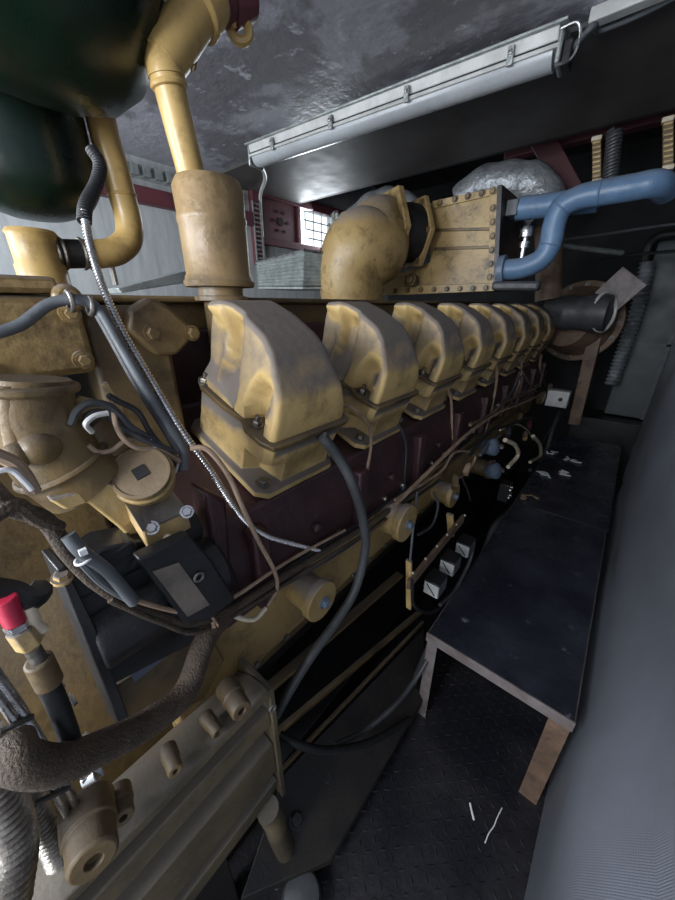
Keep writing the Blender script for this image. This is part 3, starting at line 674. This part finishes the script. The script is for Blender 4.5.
obj('side_gasket', MB().prism([TR+V((.003, -.012, .01)), BR+V((.003, -.012, 0)), BR+V((.022, -.012, 0)), TR+V((.022, -.012, .01))], (0, .37, 0)), blk, t)
# hex flanges and dome: axis along X (slightly toward the camera)
t2 = thing('turbo_elbow', 'dusty domed yellow turbo elbow with a six sided flange left of the aftercooler', 'turbo elbow', A(370, 285))
axd = V((.45, .89, 0)).normalized(); _, s1, s2 = frame(axd)
hc = A(386, 232, 1.60); hs = .168
def hexpl(c, R_, th_, ph=0, sy=1.12): return MB().prism([c+(s1*math.cos(k*math.tau/6+ph)*R_+s2*math.sin(k*math.tau/6+ph)*R_*sy) for k in range(6)], axd*th_)
obj('hex_flange', hexpl(hc, hs, .03), yel, t2, bevel=.004)
h2 = hc+axd*.15; obj('adapter_flange', hexpl(h2, hs*.88, .025), yel, t, bevel=.004)
obj('rubber_sleeve', MB().cyl(hc+axd*.01, h2, .125, n=32), rub, t)
for k in range(6):
    ph = k*math.tau/6
    obj('bolt', MB().bolt(h2+(s1*math.cos(ph)*.122+s2*math.sin(ph)*.137)-axd*.001, -axd, .011, .01), yeld, t)
dc = A(360, 249, 1.44)
P = [hc+axd*.004, hc-axd*.04, dc+axd*.07, dc, dc+V((-.03, -.01, -.07)), dc+V((-.04, -.01, -.13)), V((dc.x-.04, dc.y, .02))]
def dr(s_):
    R_ = [.12, .145, .16, .162, .16, .155, .15]; q = s_*6; k = min(5, int(q)); return R_[k]+(R_[k+1]-R_[k])*(q-k)
obj('dome', MB().tube(P, dr, 36, 6), yel, t2)
b = MB(); lc = A(335, 223, 1.36)
b.ring(lc, (-.5, -1, 0), .036, .009); b.cyl(lc+V((.06, .07, -.01)), lc, .03, .034)
p = obj('actuator_flange', b, galv, t2, label='pale bolted ring flange')
for k in range(6): q = lc+V((.036*math.cos(k*1.047), -.018*math.cos(k*1.047), .036*math.sin(k*1.047))); obj('bolt', MB().bolt(q, (-.5, -1, 0), .009, .012), chr_, p)
# silver insulated exhaust behind
b = MB().tube([Y(462, 204, 2.5), Y(480, 189, 2.5), Y(500, 184, 2.5), Y(522, 184, 2.5), Y(537, 190, 2.5), Y(548, 215, 2.5)], lambda s_: .108+.004*math.sin(s_*30), 24, 8)
obj('exhaust_wrap', b, silv, label='crumpled silver insulation wrapped exhaust above the aftercooler', cat='insulated pipe')
b = MB().tube([Y(350, 222, 2.45), Y(372, 204, 2.45), Y(395, 200, 2.45), Y(420, 215, 2.45), Y(440, 230, 2.45)], lambda s_: .075+.004*math.sin(s_*34), 24, 8)
obj('exhaust_wrap', b, silv, label='silver insulation wrap showing above the domed turbo elbow', cat='insulated pipe')

# blue pipes
t = thing('blue_coolant_pipe', 'blue painted pipe with an S bend leaving the aftercooler low and rising right', 'pipe', A(510, 275))
P = [A(504, 270), A(522, 268), A(540, 260), A(550, 245), A(554, 225), A(561, 208), A(578, 198), A(600, 193), (A(630, 188)), A(655, 184), A(664, 184)+V((.01, .1, 0))]
obj('s_bend_pipe', MB().tube(P, .042, 24, 7), blu, t)
for i in (3, 5, 7): obj('weld_ring', MB().ring(P[i], P[i+1]-P[i-1], .042, .003), blu, t)
obj('flange', MB().cyl(A(499, 271), A(506, 270), .062, n=24), blug, t, bevel=.003)
t = thing('blue_coolant_pipe', 'straight blue pipe stub leaving the top of the aftercooler behind the S bend', 'pipe', A(525, 215))
obj('straight_pipe', MB().tube([A(518, 209, 1.9), A(560, 204, 1.9), A(600, 199, 1.9)], .045, 24), blu, t)
obj('flange', MB().bb(tuple(A(506, 217, 1.87)-V((0, .02, .0))), tuple(A(520, 199, 1.87)+V((0, .08, 0)))), gry, t, bevel=.003)
# silver valve
t = thing('relief_valve', 'small chrome valve standing between the two blue pipes', 'valve', A(521, 262))
b = MB().lathe(A(521, 262), up, [(0, .012), (.05, .012), (.052, .022), (.075, .022), (.078, .012), (.09, .012), (.092, .026), (.115, .030), (.13, .024), (.135, .005)], 20)
obj('body', b, chr_, t)
# brown vertical pipe
obj('brown_riser', MB().tube([Y(548, 300, 2.35), Y(549, 262, 2.35), Y(548, 225, 2.35)], .065, 24), rust, label='rusty brown upright pipe behind the blue S bend', cat='pipe')
obj('grey_link_bar', MB().rod(Y(493, 286, 1.72), Y(540, 286, 1.72), .05, .035), gryd, bevel=.01, label='dark grey flat bar below the lower blue pipe', cat='bar')
obj('tie_rod', MB().cyl(Y(549, 244, 2.40), Y(622, 253, 2.8), .014, n=10), galv, label='pale thin rod in the dark gap right of the blue pipe', cat='rod')
wire('overhead_cable', [Y(560, 240, 3.0), Y(600, 235, 3.0), Y(675, 224, 3.0), V((.70, 3.0, Y(675, 224, 3.0).z))], .008, gry, 'thin cable high in the dark right gap above the pale rod', 'cable')
wire('overhead_cable', [Y(600, 258, 3.2), Y(640, 254, 3.2), Y(690, 250, 3.2), V((.70, 3.2, Y(690, 250, 3.2).z))], .010, rub, 'thin black cable crossing in front of the far cabinet', 'cable')
# hangers
hy = Z(597, 139, .775).y
for i, (u, v0, v1, lb_) in enumerate(((597, 139, 182, 'cream slatted bracket block hanging beside the black coil spring'), (668, 120, 168, 'cream slatted bracket block at the right edge above the blue pipe'))):
    t = thing('hanger_block', lb_, 'bracket', Y(u, v1, hy), 'cream bracket blocks')
    a0, a1 = Y(u, v0, hy), Y(u, v1, hy); b = MB()
    obj('block', b.rod(a0, a1, .038, .03, (0, 1, 0)), yeld, t, bevel=.003)
    for e_ in (a0, a1): obj('end_lug', MB().box(e_, (.044, .04, .02)), cream, t, bevel=.004)
    b = MB()
    for k in range(8): b.box(a0.lerp(a1, (k+1)/9)+V((0, -.02, 0)), (.032, .012, .008))
    obj('slat', b, cov, t)
b = MB(); s0, s1_ = Z(615, 130, .775), Y(610, 186, Z(612, 130, .775).y); n_ = 160; dsp, aa, bb2 = frame(s1_-s0); Lh = (s1_-s0).length
P = [s0+dsp*(Lh*i/n_)+(aa*math.cos(i*math.tau/10)+bb2*math.sin(i*math.tau/10))*.028 for i in range(n_+1)]
obj('coil_spring', b.tube(P, .008, 6, smooth=False), gryd, label='black coil spring mount hanging beside the cream block', cat='spring')
# foil strip
t_ = MB(); pts = [Y(648, 262, 3.55), Y(640, 300, 3.55), Y(627, 340, 3.55), Y(611, 385, 3.55)]
obj('foil_hose', t_.tube(pts, .042, 16, 10, ridge=(.008, .03)), silv, label='glinting silver foil hose hanging behind the square brown plate', cat='hose')

# ------------------------------------------------------------------ electrical bits along the side
t = thing('relay_rack', 'slotted bracket strip with end posts carrying three small relays', 'bracket', X(425, 620, -.33))
xr_ = -.335
obj('strip', MB().rod(X(408, 585, xr_), X(463, 518, xr_), .012, .035), rust, t, bevel=.002)
obj('post', MB().rod(X(409, 608, xr_-.01), X(409, 560, xr_-.01), .018, .010), cov, t, bevel=.002)
obj('post', MB().rod(X(451, 535, xr_-.02), X(450, 514, xr_-.02), .025, .012), cov, t, bevel=.002)
for k in range(6): obj('screw', MB().bolt(X(412, 576, xr_+.008).lerp(X(464, 518, xr_+.008), k/5)+V((0, 0, .012)), (1, 0, .5), .004, .004, False), cream, t)
rl = None
for i, (u, v, lb_) in enumerate(((435, 584, 'black topped relay with white side, nearest of the three on the bracket'), (450, 563, 'middle one of the three black and white relays on the bracket'), (465, 546, 'farthest of the three black and white relays, beside the black cable'))):
    c = X(u, v, -.30)
    if rl is None:
        rl = thing('relay', lb_, 'relay', c, 'relays on the bracket')
        obj('body', MB().bb(c+V((-.025, -.030, -.028)), c+V((.024, .034, .022))), wht, rl, bevel=.002)
        obj('top_cover', MB().bb(c+V((-.027, -.032, .0225)), c+V((.026, .036, .030))), blk, rl, bevel=.002)
        obj('side_shell', MB().bb(c+V((.0245, -.029, -.026)), c+V((.027, .033, .021))), gry, rl, bevel=.001)
        obj('slot', MB().rod(c+V((-.016, -.0305, .015)), c+V((.014, -.0305, -.02)), .004, .002, (0, 1, 0)), blk, rl)
        r0c = c
    else:
        n_ = copytree(rl, c-r0c); n_['label'] = lb_
wire('relay_cable', [X(412, 580, -.31), X(414, 605, -.31), X(428, 613, -.3), X(440, 608, -.29)], .005, rub, 'short black cable looping under the nearest relay', 'cable')
wire('relay_cable', [X(440, 605, -.29), X(455, 590, -.28), X(470, 560, -.275), X(474, 540, -.28)], .007, gryd, 'dark cable along the walkway side of the relays', 'cable')
# contactor
t = thing('terminal_block', 'small black contactor with four pale screw terminals beside the walkway', 'terminal block', X(504, 500, -.30))
c = X(506, 491, -.31); obj('body', MB().bb(c+V((-.03, -.035, -.05)), c+V((.02, .03, .05))), blk, t, bevel=.003)
b = MB()
for dy in (-.018, .014):
    for dz in (-.025, .022): b.cyl(c+V((.02, dy, dz)), c+V((.027, dy, dz)), .011, n=12)
obj('terminal', b, chr_, t)
# solenoids
S = ((499, 470, .040, 'round blue grey solenoid, lower of the two beside the cream hoses'), (497, 446, .038, 'round blue grey solenoid, upper of the two beside the cream hoses'))
for u, v, r, lb_ in S:
    c = X(u, v, -.34); t = thing('solenoid', lb_, 'solenoid', c-V((0, 0, r)), 'round solenoids')
    obj('can', MB().lathe(c-V((.05, 0, .02)), (1, -.3, .4), [(0, r*.8), (.03, r), (.05, r), (.055, r*.7), (.06, r*.3)], 24), blug, t, bevel=.001)
    obj('stud', MB().cyl(c, c+V((.02, -.01, .012)), .007), stl, t)
    obj('terminal_lug', MB().box(c+V((.01, .03, -.01)), (.02, .02, .012)), stl, t)
wire('cream_hose', [X(505, 440, -.33), X(515, 445, -.31), X(518, 455, -.31), X(508, 467, -.32)], .010, cream, 'cream curved hose between the two blue grey solenoids', 'hose', n=12)
wire('cream_hose', [X(533, 436, -.33), X(540, 445, -.31), X(540, 456, -.31), X(530, 462, -.32)], .011, cream, 'brighter cream curved hose further right by the walkway', 'hose', n=12)
for u, v, sx, m, lb_ in ((525, 436, .05, cov, 'yellow tag tab between the cream hoses'), (529, 425, .05, marb, 'dark red connector above the cream hoses'), (508, 432, .05, gryd, 'grey square connector above the upper solenoid'), (520, 418, .04, yeld, 'brown junction fitting under the valve covers'), (541, 398, .07, yeld, 'tan cable junction lump left of the small white box'), (550, 388, .05, cov, 'yellow plug on the cable junction near the small white box'), (455, 483, .045, yeld, 'tan connector tab hanging in the middle of the wiring run'), (467, 470, .04, tan, 'pale looped connector at the bend of the wiring run')):
    c = X(u, v, -.37); q = V((random.uniform(-.4, .4), .8, .5)).normalized(); d_, a1_, b1_ = frame(q)
    obj('connector', MB().box(c, (sx, sx*.5, sx*.7), (d_, a1_, b1_)).cyl(c, c+d_*sx*.8, sx*.18, n=10), m, bevel=.002, label=lb_, cat='connector')
c = Y(558, 398, 2.7); t = thing('junction_box', 'small white junction box on the engine side near the brown post', 'junction box', c-V((0, 0, .06)))
obj('box', MB().box(c, (.13, .08, .11)), wht, t, bevel=.006); obj('lid_screw', MB().bolt(c+V((.02, -.04, .0)), (0, -1, 0), .01, .01), blk, t)

# ------------------------------------------------------------------ cables
wire('main_wire_loom', [X(-20, 478, -.36), X(12, 508, -.36), X(45, 520, -.365), X(70, 555, -.365), X(100, 585, -.37), X(140, 608, -.375), X(190, 622, -.38), X(235, 607, -.39), X(285, 575, -.40), X(330, 548, -.405), X(375, 520, -.405), X(420, 488, -.405), X(450, 462, -.405), X(490, 432, -.405), X(520, 408, -.40)], .0075, brn, 'thick brown bundle of wires running along the whole engine side', 'wire loom', n=12)
wire('side_wire', [X(190, 618, -.385), X(240, 600, -.40), X(300, 560, -.41), X(360, 522, -.41), X(420, 478, -.41), X(470, 440, -.41)], .004, rub, 'thin black wire riding on top of the brown wire bundle', 'wire')
wire('side_wire', [X(225, 618, -.39), X(300, 575, -.40), X(350, 545, -.405), X(395, 512, -.405), X(440, 480, -.405)], .005, gryd, 'grey wire hugging the underside of the brown wire bundle', 'wire')
wire('side_wire', [X(395, 500, -.40), X(440, 472, -.395), X(455, 452, -.39), X(475, 455, -.385), X(468, 472, -.385), X(458, 478, -.39)], .005, tan, 'tan wire curling into a loop at the middle of the wiring run', 'wire')
wire('side_wire', [X(462, 478, -.37), X(468, 492, -.37), X(470, 500, -.37)], .004, gryd, 'short grey wire tail hanging below the tan loop', 'wire')
wire('grey_sleeve', [X(68, 535, -.355), X(82, 552, -.35), X(108, 572, -.352), X(134, 602, -.355)], .0062, gry, 'grey sleeved hose section lashed to the wire bundle at left', 'hose', n=14)
wire('grey_sleeve', [X(80, 560, -.352), X(105, 585, -.355), X(135, 603, -.36)], .004, gry, 'thin grey hose tucked below the sleeved section', 'hose')
wire('side_wire', [X(40, 518, -.362), X(66, 545, -.364), X(94, 574, -.366), X(130, 598, -.365), X(190, 612, -.372), X(232, 598, -.385), X(290, 560, -.395), X(345, 530, -.40)], .0032, tan, 'thin pale wire on the near face of the brown bundle', 'wire')
wire('side_wire', [X(110, 600, -.365), X(160, 622, -.37), X(200, 632, -.375), X(250, 606, -.385), X(310, 568, -.395), X(385, 520, -.40), X(435, 484, -.40)], .0035, brn, 'thin brown wire at the bottom of the brown bundle', 'wire')
wire('side_wire', [X(395, 505, -.40), X(430, 470, -.39), X(470, 432, -.39), X(500, 412, -.385), X(525, 402, -.38), X(545, 392, -.38)], .0065, tan, 'pale cable stretch between the tan loop and the far cable junction', 'wire')
wire('side_wire', [X(470, 455, -.38), X(490, 432, -.37), X(510, 425, -.365), X(530, 418, -.36), X(545, 425, -.35)], .008, rub, 'black cable arching over the two solenoids', 'wire')
obj('cable_tie', MB().ring(X(84, 558, -.352), X(92, 565, -.352)-X(76, 550, -.352), .0078, .0014).box(X(83, 552, -.342), (.004, .006, .006)), pap, label='white cable tie around the grey sleeved hose', cat='cable tie')
obj('cable_tie', MB().ring(X(213, 620, -.382), (0, 1, .2), .012, .002).rod(X(213, 622, -.37), X(216, 640, -.375), .005, .002), tan, label='tan cable tie on the brown wire bundle above the braided hose', cat='cable tie')
wire('metal_conduit', [X(84, 212, -.57), X(90, 245, -.55), X(102, 285, -.52), X(122, 330, -.49), X(150, 378, -.46), X(180, 428, -.43), X(210, 470, -.41), X(240, 515, -.40), X(262, 534, -.40), X(290, 543, -.405), X(325, 552, -.41)], .0042, chr_, 'shiny spiral metal conduit draped across the engine front', 'conduit', n=10, ridge=(.0009, .0042))
wire('black_sleeve', [X(92, 150, -.62), X(100, 165, -.61), X(96, 185, -.60), X(86, 205, -.58), X(84, 222, -.568)], .0080, rub, 'black rubber sleeve at the top of the spiral conduit', 'sleeve', n=12, ridge=(.0004, .004))
wire('grey_cable', [X(-15, 336, -.52), X(20, 325, -.52), X(50, 304, -.52), X(80, 300, -.51), X(100, 312, -.50), X(118, 342, -.48), X(140, 380, -.46), X(165, 420, -.44), X(183, 450, -.43), X(184, 470, -.425)], .0062, gry, 'soft grey cable drooping from the left edge beside the conduit', 'cable', n=10)
wire('grey_cable', [X(95, 310, -.505), X(112, 340, -.485), X(135, 382, -.465), X(160, 422, -.445), X(178, 452, -.43)], .0045, gryd, 'second darker grey cable lying against the soft grey one', 'cable')
obj('cable_clamp', MB().ring(X(70, 301, -.512), (0, 1, 0), .010, .003).ring(X(90, 306, -.505), (0, 1, -.2), .0095, .0025), stl, label='steel clip holding the grey cable at the yellow housing', cat='clamp')
wire('looping_wire', [X(85, 430, -.45), X(88, 415, -.44), X(105, 412, -.44), X(118, 425, -.44), X(140, 438, -.43), X(165, 448, -.43), X(178, 452, -.43)], .0035, gryd, 'dark wire looping above the round cap', 'wire')
wire('looping_wire', [X(92, 432, -.43), X(86, 424, -.42), X(95, 416, -.42), X(108, 413, -.42)], .003, wht, 'bright white wire end curled beside the sensor plug', 'wire')
wire('looping_wire', [X(112, 400, -.44), X(118, 430, -.43), X(135, 447, -.43), X(160, 450, -.43), X(180, 462, -.425)], .003, tan, 'tan wire passing just above the round cap', 'wire')
wire('looping_wire', [X(150, 440, -.43), X(168, 465, -.43), X(175, 472, -.43), X(180, 458, -.43)], .002, wht, 'thin white wire dangling right of the round cap', 'wire')
wire('tan_wire', [X(190, 448, -.41), X(208, 450, -.40), X(228, 475, -.395), X(243, 508, -.39), X(258, 540, -.39), X(274, 570, -.39), X(277, 588, -.39), X(268, 606, -.39)], .0038, tan, 'long tan wire falling past the first cylinder head to the loom', 'wire')
wire('tan_wire', [X(266, 608, -.39), X(255, 619, -.39), X(240, 618, -.392), X(224, 610, -.395)], .0042, cream, 'short cream wire end below the long tan wire', 'wire')
wire('left_wire', [X(-12, 452, -.36), X(12, 462, -.36), X(25, 476, -.36), X(34, 492, -.36)], .0055, tan, 'pale brown pair of wires at the left edge under the elbow', 'wire')
wire('left_wire', [X(-12, 474, -.355), X(10, 470, -.355), X(25, 482, -.355), X(32, 490, -.355)], .0022, pap, 'thin white wire at the left edge below the brown pair', 'wire')
wire('left_wire', [X(-12, 520, -.35), X(15, 505, -.355), X(35, 518, -.36), X(60, 528, -.365)], .0065, brn, 'brown cloth covered lead joining the loom at left', 'wire')
wire('dark_hose', [X(322, 436, -.395), X(340, 460, -.38), X(354, 488, -.36), X(363, 520, -.355), X(365, 550, -.355), X(355, 590, -.36), X(336, 622, -.365), X(312, 655, -.37), X(290, 690, -.38), X(276, 715, -.39)], .0105, gryd, 'thick dark grey hose hanging from between the first two heads', 'hose', n=16)
HW = [([(332, 402), (352, 408), (368, 424), (371, 445), (366, 475), (361, 500)], .0040, tan, 'tan wire falling from the second valve cover'),
      ([(401, 428), (406, 445), (405, 470), (404, 490)], .0036, gryd, 'grey wire with blue end between the second and third heads'),
      ([(446, 385), (451, 400), (452, 430), (453, 462)], .0045, tan, 'tan wire hanging from the fourth valve cover'),
      ([(497, 360), (496, 385), (490, 415), (483, 438)], .006, tan, 'pale tan wire hanging between the fifth and sixth heads'),
      ([(521, 350), (521, 375), (514, 395), (508, 405)], .006, tan, 'tan wire hanging below the seventh valve cover'),
      ([(520, 368), (530, 385), (537, 392)], .006, tan, 'short tan wire slanting down to the cable junction'),
      ([(541, 355), (540, 370), (545, 385)], .008, tan, 'last short tan wire beside the far valve cover')]
for pts, r, m, lb_ in HW: wire('head_wire', [X(u, v, -.425) for u, v in pts], r, m, lb_, 'wire')
for pts, r, m, lb_ in (([(70, 425), (78, 410), (92, 403), (112, 408), (132, 428), (160, 445), (182, 466)], .0042, gryd, 'dark grey wire arching over the bent tan tab'),
    ([(108, 395), (120, 402), (138, 412), (150, 432), (165, 450), (180, 470)], .0034, rub, 'black wire running closest beside the grey cable above the round cap'),
    ([(88, 445), (98, 452), (112, 450), (128, 440), (150, 443), (176, 460)], .0028, tan, 'thin tan wire sagging just behind the round cap')):
    wire('looping_wire', [X(u, v, -.435) for u, v in pts], r, m, lb_, 'wire')
for pts, r, m, lb_ in (([(470, 425), (490, 415), (505, 402), (520, 395), (540, 385)], .006, yeld, 'brown pipe strand above the solenoids'),
    ([(500, 430), (515, 424), (527, 430), (533, 440)], .005, cream, 'cream lead joining the red connector'),
    ([(480, 455), (488, 445), (500, 436)], .007, gry, 'grey lead left of the upper solenoid'),
    ([(545, 400), (552, 412), (550, 430), (540, 447)], .008, gryd, 'grey cable looping down from the small white box'),
    ([(520, 372), (512, 392), (505, 400), (498, 405)], .006, gryd, 'grey wire beside the pale tan one under the seventh cover')):
    wire('side_wire', [X(u, v, -.365) for u, v in pts], r, m, lb_, 'wire')
obj('wire_boot', MB().cyl(X(404, 484, -.425), X(403, 494, -.42), .006), blu, label='small blue wire boot under the grey wire by the third head', cat='wire boot')
wire('probe_wire', [X(417, 492, -.38), X(414, 520, -.36), X(411, 550, -.345), X(410, 562, -.34)], .0035, gry, 'thin grey wire dropping to the relay bracket post', 'wire')
wire('probe_wire', [X(434, 492, -.40), X(438, 505, -.38), X(432, 525, -.38), X(418, 535, -.39)], .005, gryd, 'dark hooked wire beside the second round cover', 'wire')
wire('deck_cable', [X(560, 412, -.30), X(553, 430, -.29), X(545, 455, -.285), X(533, 480, -.285), X(515, 505, -.285), X(495, 525, -.288), X(485, 550, -.29), X(478, 575, -.292)], .014, gryd, 'thick black cable along the left edge of the walkway', 'cable', n=12)
wire('deck_cable', [X(575, 420, -.285), X(560, 440, -.30), X(548, 455, -.31), X(530, 470, -.32)], .012, rub, 'short black cable dropping beside the brown post', 'cable', n=12)
wire('floor_cable', [Z(432, 640, -1.1), Z(418, 672, -1.25), Z(400, 715, -1.38), Z(375, 760, -1.415), Z(345, 815, -1.42), Z(325, 860, -1.42)], .011, gryd, 'grey cable on the floor curving under the walkway corner', 'cable', n=12)
wire('floor_cable', [Z(430, 655, -1.12), Z(415, 680, -1.18), Z(395, 705, -1.2), Z(365, 730, -1.2), Z(335, 745, -1.1)], .008, gryd, 'second cable branching left from the walkway corner', 'cable')
wire('floor_cable', [Z(280, 735, -.98), Z(300, 745, -1.0), Z(330, 750, -1.08), Z(370, 742, -1.2), Z(410, 720, -1.3)], .010, rub, 'dark hose leaving the cover box toward the walkway leg', 'hose', n=12)

# ------------------------------------------------------------------ lift everything to the floor
for o in ROOTS: o.location.z += H

# ------------------------------------------------------------------ camera, light
cd = bpy.data.cameras.new('camera'); cam = link(bpy.data.objects.new('camera', cd))
cam.location = (0, 0, H); cam.rotation_euler = Matrix((R, U, -F)).transposed().to_euler()
cd.sensor_fit = 'HORIZONTAL'; cd.sensor_width = 36; cd.lens = 36*f/675; cd.clip_start = .01
bpy.context.scene.camera = cam
def area(name, loc, target, sx, sy, power, col):
    l = bpy.data.lights.new(name, 'AREA'); l.shape = 'RECTANGLE'; l.size = sx; l.size_y = sy; l.energy = power; l.color = col
    o = link(bpy.data.objects.new(name, l)); o.location = V(loc)+V((0, 0, H)); d = V(target)-V(loc); o.rotation_euler = d.to_track_quat('-Z', 'Y').to_euler(); return o
area('doorway_daylight', (-.45, -1.25, .30), (-.35, .6, -.25), .7, .5, 38, (.90, .94, 1))
area('window_daylight', (XW+.06, (wy0+wy1)/2, (wz0+wz1)/2), (-1.0, 1.6, .3), .4, .3, 8, (.85, .93, 1))
area('rear_fill_light', (-1.8, -1.2, .15), (-2.1, 1.2, .5), 1.2, 1.0, 62, (.88, .94, 1))  # added fill from an unseen source, brightens the left wall and ceiling
w = bpy.data.worlds.new('world'); bpy.context.scene.world = w; w.use_nodes = True
w.node_tree.nodes['Background'].inputs[0].default_value = (.82, .9, 1, 1); w.node_tree.nodes['Background'].inputs[1].default_value = 1.8
vs = bpy.context.scene.view_settings; vs.view_transform = 'Standard'; vs.look = 'None'; vs.gamma = 1; vs.exposure = 0.0; vs.use_curve_mapping = False
